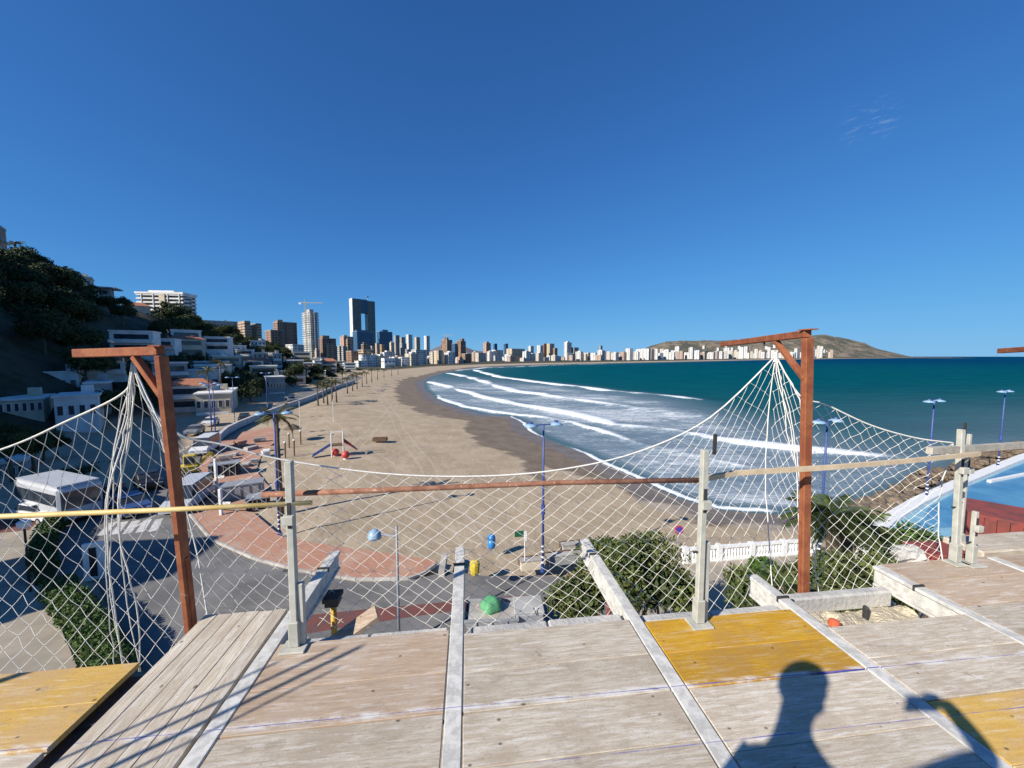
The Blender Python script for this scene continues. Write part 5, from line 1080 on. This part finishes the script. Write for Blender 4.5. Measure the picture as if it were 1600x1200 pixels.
# lantern at left
p = at(48, 925, 2.0); ln = empty('street_lantern', p, .3, label='dark post with a white lantern by the left pavement', cat='lamp'); hh_ = atY(47, 826, p.y).z-2
MB().tube([(0, 0, 0), (0, 0, hh_)], .05, 8).build('pole', M_BLK, ln); MB().lathe([(.12, 0), (.24, .12), (.27, .4), (.06, .52)], 8, (0, 0, hh_)).build('lantern', M_WP, ln)
# balustrade
bl = empty('balustrade', at(1070, 880, 2), label='long white balustrade along the beach promenade at right', cat='balustrade'); a = at(1066, 880, 2); b = at(1268, 864, 2); o = a.copy(); nB = 44; d_ = b-a; az = math.atan2(d_.y, d_.x)
bme = MB().lathe([(.09, .12), (.09, .2), (.05, .26), (.085, .5), (.05, .78), (.08, .85)], 8).mesh('baluster', M_WP)
for i in range(nB): link('baluster', bme, bl, Vector(d_*((i+.5)/nB)))
MB().bar(Vector((0, 0, .06)), d_+Vector((0, 0, .06)), .26, .12).build('base', M_WP, bl); MB().bar(Vector((0, 0, .92)), d_+Vector((0, 0, .92)), .24, .13).build('handrail', M_WP, bl)
for t in (0, .25, .5, .75, 1): MB().box(d_*t+Vector((0, 0, .52)), (.32, .32, 1.08), rz=az).build('pier', M_WP, bl)
# promenade behind the balustrade
sheet(pxs([(1040, 884), (1268, 866), (1330, 862), (1330, 1000), (1000, 1010), (985, 918)], 2.03), 2.03, 'pavement', M_PALE, kind='structure')
# pool terrace and rocks
sheet(pxs([(1360, 862), (1390, 815), (1440, 786), (1500, 758), (1600, 716), (1760, 668), (1900, 800), (1600, 880), (1480, 880)], 2.3), 2.3, 'terrace', M_POOLP, kind='structure')
sheet(pxs([(1432, 826), (1452, 792), (1508, 762), (1600, 724), (1760, 680), (1760, 800), (1600, 812), (1520, 822)], 2.32), 2.32, 'pool_basin', M_POOL, kind='structure')
rim = empty('pool_wall', at(1385, 815, 2), label='white rim wall curving along the seaward side of the blue pool', cat='wall'); rp = run_pts([(1352, 868), (1378, 822), (1436, 786), (1500, 757), (1600, 716), (1760, 668)], 2.3, 2.5)
for a, b in zip(rp[:-1], rp[1:]):
    MB().bar(a-rim.location+Vector((0, 0, -.1)), a+(b-a)*.995-rim.location+Vector((0, 0, -.1)), .9, .9).build('rim_stone', M_WP, rim)
ln2 = empty('pool_divider', at(1540, 770, 2), label='thin white divider wall crossing the blue pool', cat='wall'); a, b = at(1545, 754, 2.3), at(1640, 735, 2.3)
MB().bar(a-ln2.location, b-ln2.location, .3, .5).build('wall', M_WP, ln2)
rk = random.Random(8); rocks = []
for i in range(4):
    b = bmesh.new(); bmesh.ops.create_icosphere(b, subdivisions=2, radius=1)
    for q in b.verts: q.co *= rk.uniform(.7, 1.15); q.co.z *= .6
    me = bpy.data.meshes.new('rock'); b.to_mesh(me); b.free(); me.materials.append(M_ROCK); rocks.append(me)
rl = run_pts([(1335, 806), (1368, 782), (1450, 745), (1545, 714), (1640, 682)], .3, .62)
for i, p in enumerate(rl):
    for j in range(2):
        s = rk.uniform(.35, .95); o = link('rock', rk.choice(rocks), None, p+Vector((rk.uniform(-.9, 1.3), rk.uniform(-1.6, .4), rk.uniform(-.2, .5))), rk.uniform(0, 6), label='brown boulder in the rock strip between sea and pool', cat='rock', group='boulders along the pool shore'); o.scale = (s, s, s*.9)
# red walls before the pool
rw = empty('red_terrace_wall', at(1560, 900, 5), -.8, label='dark red ribbed wall block in front of the blue pool at right', cat='wall')
pA = atY(1512, 800, 7.5); pB = atY(1588, 792, 7.2); rw.location = pA; dv = Vector((1.45, 0, 0)); MB().box((dv.x/2, .6, -1.6), (dv.x, 1.2, 3.2)).build('wall', M_BRED, rw)
for i in range(9): MB().box((dv.x*(i+.5)/9, -.03, -1.6), (.05, .08, 3.1)).build('rib', M_BRED, rw)
MB().box((dv.x+.15, .2, -.6), (.14, .5, 1.3)).build('pillar', M_BLK, rw)
r3 = MB().box((0, 0, 0), (.5, .25, .25)).build('red_beam', M_BRED, None, loc=dk(4.05, 2.62, -.16), label='short red beam end beside the right guard post', cat='beam', bevel=.01)
# things around the sand edge
def obj1(name, px, py, z, mb, m, label, cat, sm=False, rz=0): return mb.build(name, m, None, loc=at(px, py, z), rz=rz, smooth=sm, label=label, cat=cat)
r = empty('bin', at(768, 856, 2), label='bright blue domed bin standing on the sand', cat='bin'); MB().lathe([(.2, 0), (.26, .1), (.27, .62)], 12).build('barrel', M_SKYB, r, smooth=True); MB().lathe([(.28, .62), (.26, .78), (.14, .92), (.05, .98)], 12).build('lid', M_SKYB, r, smooth=True)
r = empty('bin', at(742, 897, 2), .4, label='yellow bin beside the middle beam tip', cat='bin'); MB().lathe([(.22, 0), (.28, .15), (.3, .6)], 10).build('barrel', M_YEL, r); MB().lathe([(.32, .6), (.28, .75), (.1, .85)], 10).build('lid', M_YEL, r)
r = empty('sign_post', at(820, 892, 2), .15, label='white post with a small dark green board near the blue lamp', cat='sign'); MB().tube([(0, 0, 0), (0, 0, 2.5)], .035, 8).build('pole', M_WP, r); MB().box((-.35, 0, 2.35), (.55, .04, .36)).build('board', M_DGRN, r); MB().box((.02, -.03, 2.2), (.16, .05, .6)).build('plate', M_WP, r)
for i, (px, py, w_, m_, lab) in enumerate(((832, 889, 1.5, M_CREAM, 'cream planter block beside the blue lamp base'), (885, 880, 2.6, M_GREYR, 'long low dark planter wall right of the blue lamp'), (905, 862, 2.4, M_KERB, 'pale topped planter wall further back by the bush'))):
    r = empty('planter', at(px, py, 2), .2, label=lab, cat='planter'); MB().box((0, 0, .3), (w_, .35, .6)).build('wall', m_, r, bevel=.02); MB().box((0, 0, .63), (w_+.08, .42, .07)).build('coping', M_KERB, r); MB().box((0, .5, .2), (w_*.95, .7, .4)).build('soil', M_WOODP, r)
# kerb planter edge in the sand beyond the pink pavement
r = empty('edge_wall', at(690, 888, 2), .5, label='short pale kerb wall at the tip of the pink pavement', cat='wall'); MB().bar((-.3, -.9, .2), (.5, .9, .2), .35, .45).build('wall', M_KERB, r)
# skip, sack, tarp under the deck
r = empty('skip', at(768, 985, 2), .05, label='grey steel skip below the deck edge', cat='skip'); MB().add([(-1.0, -.6, 0), (1.0, -.6, 0), (1.0, .6, 0), (-1.0, .6, 0), (-1.25, -.75, 1.1), (1.25, -.75, 1.1), (1.25, .75, 1.1), (-1.25, .75, 1.1)], [(3, 2, 1, 0), (0, 1, 5, 4), (1, 2, 6, 5), (2, 3, 7, 6), (3, 0, 4, 7)]).build('tub', M_GBIN, r)
MB().box((0, -.76, 1.06), (2.5, .07, .1)).build('rim', M_GBIN, r); MB().box((0, .0, .5), (2.2, 1.3, .9)).build('contents', M_KERB, r); [MB().box((x_, -.72, .5), (.07, .12, 1.0)).build('rib', M_GBIN, r) for x_ in (-.7, 0, .7)]
b = bmesh.new(); bmesh.ops.create_uvsphere(b, u_segments=18, v_segments=10, radius=.5)
for q in b.verts: q.co.z *= .75; q.co *= 1+.13*math.sin(q.co.x*9)*math.cos(q.co.y*8)
me = bpy.data.meshes.new('sack'); b.to_mesh(me); b.free(); me.materials.append(M_GRN); me.shade_smooth(); link('sack', me, None, at(768, 985, 2)+Vector((.0, .2, 1.12)), label='bright green sack heaped on the grey skip', cat='sack')
r = empty('container', at(826, 985, 2), .1, label='grey lidded container right of the green sack', cat='container'); MB().box((0, 0, .55), (1.3, .9, 1.1)).build('body', M_GBIN, r, bevel=.04); MB().box((0, .1, 1.2), (1.4, 1.0, .14), M=Matrix.Rotation(.18, 3, 'X')).build('lid', M_GREYR, r, bevel=.03); MB().tube([(.3, -.5, 1.1), (.15, -.4, 1.45)], .02, 5).build('handle', M_BLK, r)
r = empty('hydrant', at(951, 975, 2), 0, label='dull red post among the leaves of the big bush', cat='post'); MB().tube([(0, 0, 0), (0, 0, 2.1)], .13, 8).build('post', M_BRED, r); MB().lathe([(.2, 2.05), (.2, 2.2), (.05, 2.35)], 8).build('cap', M_BRED, r)
# signs
def disc_sign(px, py, Y, rad, m, label, m2=None):
    p = atY(px, py, Y); r = empty('road_sign', (p.x, p.y, 2.0), 0, label=label, cat='sign'); h_ = p.z-2; MB().tube([(0, .04, 0), (0, .04, h_+rad*.8)], .03, 8).build('pole', M_GBIN, r)
    f = MB(); f.lathe([(rad, -.012), (rad, .012)], 22); o = f.build('disc', m, r, loc=(0, 0, h_)); o.rotation_euler = (math.pi/2, 0, 0)
    if m2: f = MB(); f.lathe([(rad*.78, -.004), (rad*.78, .004)], 22); o = f.build('face', m2, r, loc=(0, -.02, h_)); o.rotation_euler = (math.pi/2, 0, 0)
    return r
disc_sign(1061, 828, 17, .22, M_REDP, 'round purple and red no-parking sign left of the double post', M_PURP)
disc_sign(160, 1056, 12, .3, M_REDP, 'top of a round red rimmed sign peeping over the worn yellow board', M_WP)
# playground
r = empty('play_tower', at(528, 712, 1.9), .4, label='playground tower with a dark blue slide on the sand', cat='playground'); 
for sx in (-.7, .7):
    for sy in (-.7, .7): MB().tube([(sx, sy, 0), (sx, sy, 3.2)], .07, 6).build('post', M_WP, r)
MB().box((0, 0, 1.5), (1.5, 1.5, .1)).build('deck', M_WOODP, r); MB().add([(-.75, -.4, 1.5), (-.75, .4, 1.5), (-3.0, .4, .15), (-3.0, -.4, .15), (-.75, -.4, 1.75), (-.75, .4, 1.75), (-3.0, .4, .4), (-3.0, -.4, .4)], [(0, 1, 2, 3), (0, 3, 7, 4), (1, 5, 6, 2)]).build('slide', M_BLUE, r)
MB().add([(.7, -.6, 1.9), (.7, .6, 1.9), (2.4, .6, .6), (2.4, -.6, .6), (.7, -.6, 2.2), (.7, .6, 2.2)], [(0, 1, 2, 3), (0, 3, 4), (1, 5, 2), (0, 4, 5, 1)]).build('ramp', M_REDP, r); MB().bar((-.7, 0, 3.2), (.7, 0, 3.2), .1, .1).build('bar', M_WP, r)
for px, py, lab in ((524, 713, 'left red ball seat of the playground'), (540, 717, 'right red ball seat of the playground')):
    r = empty('play_ball', at(px, py, 1.9), label=lab, cat='toy'); b = bmesh.new(); bmesh.ops.create_uvsphere(b, u_segments=14, v_segments=9, radius=.5); me = bpy.data.meshes.new('ball'); b.to_mesh(me); b.free(); me.materials.append(M_REDP); me.shade_smooth(); link('ball', me, r, (0, 0, .55)); MB().lathe([(.3, 0), (.2, .15)], 10).build('foot', M_WP, r)
r = empty('wooden_platform', at(594, 689, 1.85), .1, label='dark brown slatted platform lying alone on the sand', cat='platform'); [MB().box((-.9+.3*i, 0, .3), (.26, 1.1, .5)).build('slat', M_WOODP, r) for i in range(7)]
# thatched parasols and poles on the beach edge
for i, (px, py) in enumerate(((452, 700), (460, 712), (446, 716), (470, 695))):
    r = empty('beach_pole', at(px, py, 1.9), label=f'dark wooden beach post, {("first", "second", "third", "fourth")[i]} of the posts right of the tall palm trunk', cat='post', group='beach posts near the tall palm'); MB().tube([(0, 0, -.2), (.03, 0, 2.1)], .09, 7).build('post', M_WOODP, r); MB().lathe([(.16, 2.05), (.12, 2.2)], 7).build('cap', M_WP, r)
r = empty('thatched_parasol', at(458, 690, 1.9), label='thatched parasol on the sand right of the tall palm', cat='parasol'); MB().tube([(0, 0, 0), (0, 0, 2.4)], .06, 6).build('pole', M_WOODP, r); MB().lathe([(1.3, 2.0), (.7, 2.45), (.05, 2.8)], 12).build('thatch', M_BARK, r)
for px, py, h_, lab in ((470, 690, 6.2, 'tall thin white pole on the beach'), (521, 660, 4.5, 'shorter thin white pole far out on the beach')):
    r = empty('flag_pole', at(px, py, 1.9), label=lab, cat='pole'); MB().tube([(0, 0, 0), (0, 0, h_)], [.06, .04], 6).build('pole', M_WP, r); MB().lathe([(.07, h_), (.02, h_+.1)], 6).build('finial', M_WP, r)
# volleyball-net style small shadowless debris
rd = random.Random(21)
for i, (px, py) in enumerate(((405, 690), (392, 702), (376, 697), (365, 712), (415, 712), (398, 722), (352, 718), (384, 728), (368, 735), (425, 702))):
    r = empty('material_stack', at(px, py, 2.1), rd.uniform(0, 3), label=f'low material stack in the paving works, {nth(i)} of the stacks listed from the wall outward', cat='stack', group='material stacks in the paving works')
    m_ = rd.choice((M_WP, M_KERB, M_PINK, M_GREYR, M_WP)); w_ = rd.uniform(.8, 1.8)
    for j in range(rd.choice((2, 3, 4))): MB().box((rd.uniform(-.1, .1), rd.uniform(-.1, .1), .1+.2*j), (w_, .8, .17), rz=rd.uniform(-.15, .15)).build('board', m_, r, bevel=.01)
for i, (px, py, w_, h_, lab) in enumerate(((352, 742, 2.6, 1.3, 'upper dark container of the works beside the white post'), (378, 775, 3.4, 1.2, 'lower dark container of the works by the pink pavement'), (404, 790, 1.6, .8, 'small dark container of the works nearest the sand'))):
    r = empty('container', at(px, py, 2.06), .5, label=lab, cat='container'); MB().box((0, 0, h_/2), (w_, 1.5, h_)).build('body', M_GREYR if i == 1 else M_BLK, r, bevel=.03); MB().box((0, 0, h_+.05), (w_+.1, 1.6, .1)).build('lid', M_GBIN, r); [MB().box((-w_/2+w_*(q+.5)/5, -.77, h_/2), (.06, .05, h_*.9)).build('rib', M_GBIN, r) for q in range(5)]
for px, py, h_, lab in ((339, 768, 3.2, 'thick white post at the corner of the paving works'), (346, 805, 2.2, 'short white post on the pink pavement')):
    r = empty('marker_post', at(px, py, 2.1), label=lab, cat='post'); MB().box((0, 0, h_/2), (.22, .22, h_)).build('post', M_WP, r, bevel=.02); MB().box((.35, 0, h_*.45), (.9, .06, .25)).build('board', M_WP, r)
# little yellow excavator
r = empty('excavator', at(296, 748, 2.05), .7, label='small yellow excavator working beside the rusty post', cat='excavator')
MB().box((0, 0, 1.15), (1.6, 1.3, .7)).build('body', M_YEL, r, bevel=.08); c_ = MB().box((.1, .1, 2.0), (1.0, 1.0, 1.1)).build('cab', M_YEL, r, bevel=.05); MB().box((.1, -.42, 2.05), (.8, .06, .7)).build('window', M_PANE, c_)
for s in (-.6, .6): MB().box((0, s, .35), (2.0, .4, .65)).build('track', M_BLK, r, bevel=.12)
MB().bar((.7, -.2, 1.3), (1.9, -.3, 2.6), .22, .28).build('boom', M_YEL, r); MB().bar((1.9, -.3, 2.6), (2.5, -.3, 1.2), .18, .22).build('stick', M_YEL, r); MB().box((2.45, -.3, .95), (.5, .6, .45)).build('bucket', M_BLK, r)
# cars
def make_car(kind='car'):
    r = empty('parked_car', (0, 0, 0))
    L_, W, H = (4.2, 1.75, 1.45) if kind == 'car' else (5.2, 1.95, 2.2)
    pr_ = [(-L_/2, .35), (-L_/2, .8), (-L_/2+.12, .95), (-L_*.22, 1.0) if kind == 'car' else (-L_*.33, 1.15), (L_/2-.1, .95), (L_/2, .75), (L_/2, .35)]
    def ext(pf, w0, w1): n_ = len(pf); return MB().add([(x, -w0/2, z) for x, z in pf]+[(x, w0/2, z) for x, z in pf], [tuple(range(n_)), tuple(range(2*n_-1, n_-1, -1))]+[(i, n_+i, n_+(i+1) % n_, (i+1) % n_) for i in range(n_)])
    ext(pr_, W, W).build('body', M_CARS['white'], r, bevel=.05)
    cf = [(-L_*.2, 1.0), (-L_*.10, H-.06), (L_*.27, H-.06), (L_*.42, 1.0)] if kind == 'car' else [(-L_*.33, 1.1), (-L_*.22, H-.06), (L_*.47, H-.06), (L_*.49, 1.0)]
    ext(cf, W*.9, W*.8).build('windows', M_PANE, r, bevel=.04); MB().box((L_*.085 if kind == 'car' else L_*.12, 0, H-.02), (L_*.36 if kind == 'car' else L_*.68, W*.86, .08)).build('roof', M_CARS['white'], r, bevel=.03)
    tm_ = MB().lathe([(.2, -.1), (.31, -.1), (.31, .1), (.2, .1)], 14).mesh('wheel', M_BLK); hm = MB().lathe([(.19, -.11), (.19, .11)], 10).mesh('rim', M_GBIN)
    for sx in (-1, 1):
        for sy in (-1, 1):
            w_ = link('wheel', tm_, r, (sx*L_*.31, sy*(W/2-.08), .31)); w_.rotation_euler = (math.pi/2, 0, 0); link('rim', hm, w_)
        MB().box((-L_/2-.01, sx*W*.34, .72), (.06, .3, .14)).build('headlight', M_LBLUE, r); MB().box((L_/2+.01, sx*W*.36, .78), (.06, .22, .16)).build('tail_light', M_REDP, r)
    return r
protos = {'car': make_car('car'), 'van': make_car('van')}; usedp = set()
def car(px, py, rz, colr, label, kind='car', z=2.04):
    pr_ = protos[kind]
    if kind in usedp: r = copy_tree(pr_)
    else: r = pr_; usedp.add(kind)
    r.location = at(px, py, z); r.rotation_euler.z = rz; tag(r, label, 'car' if kind == 'car' else 'van', 'vehicles on and beside the road')
    for ch in r.children:
        if ch.name.startswith(('body', 'roof')):
            ch.data = ch.data.copy(); ch.data.materials[0] = M_CARS[colr]
    return r
car(296, 790, 1.9, 'silver', 'silver van parked right of the left rusty post', 'van')
car(382, 657, 2.1, 'black', 'dark car driving on the coast road by the curved wall')
car(322, 706, 1.95, 'white', 'white van at the near end of the curved wall', 'van')
car(455, 627, 2.15, 'grey', 'grey car far along the coast road')
car(232, 760, 2.5, 'black', 'dark car behind the left rusty post', z=2.04)
car(205, 800, 2.6, 'blue', 'dark blue car on the road left of the rusty post')
car(178, 782, 2.6, 'black', 'black car at the side street behind the gathered net')
car(330, 664, 2.0, 'white', 'white car parked before the porch house')
car(305, 678, 2.0, 'grey', 'grey car parked left of the white one')
car(68, 812, 2.9, 'white', 'white car nose behind the hedge at left')
# bus
r = empty('bus', at(95, 806, 2.04), -.35, label='pale grey blue bus with a long flat roof at left behind the net', cat='bus'); MB().box((0, 0, 1.7), (6.8, 2.5, 2.6)).build('body', M_CARS['silver'], r, bevel=.15); MB().box((0, 0, 3.1), (6.4, 2.3, .14)).build('roof', M_CARS['silver'], r)
for i in range(6): MB().box((-2.7+1.08*i, -1.26, 2.1), (.95, .06, .9)).build('window', M_PANE, r)
MB().box((3.41, 0, 2.0), (.06, 2.1, 1.3)).build('windscreen', M_PANE, r)
tm_ = MB().lathe([(.25, -.14), (.48, -.14), (.48, .14), (.25, .14)], 16).mesh('wheel', M_BLK)
for x_ in (-2.1, 2.2):
    for s in (-1, 1): w_ = link('wheel', tm_, r, (x_, s*1.12, .48)); w_.rotation_euler = (math.pi/2, 0, 0)
# white bollard shaped monument on the road verge at left
r = empty('gate_pillar', at(150, 905, 2.04), .4, label='white slotted panel standing at the roadside behind the gathered net', cat='pillar'); MB().box((0, 0, 1.1), (.9, .2, 2.2)).build('frame', M_WP, r, bevel=.02); MB().box((0, -.08, 1.1), (.3, .12, 1.7)).build('slot', M_BLK, r)
# block of flats standing left behind the camera; its shade crosses the road
r = empty('apartment_block', (-58, 2.5, 2), 0.1, label='apartment block left of the frame whose shade crosses the road', cat='building'); MB().box((15.4, 4.0, 7.5), (9, 4.6, 14.4)).build('wall', FM['white'], r); MB().box((15.4, 4.0, 14.6), (9.4, 5, .4)).build('roof', M_WHITE, r)
for i in range(5): MB().box((15.4, 1.5, 2.6+2.8*i), (8.8, .5, .9)).build('balcony', M_WHITE, r)
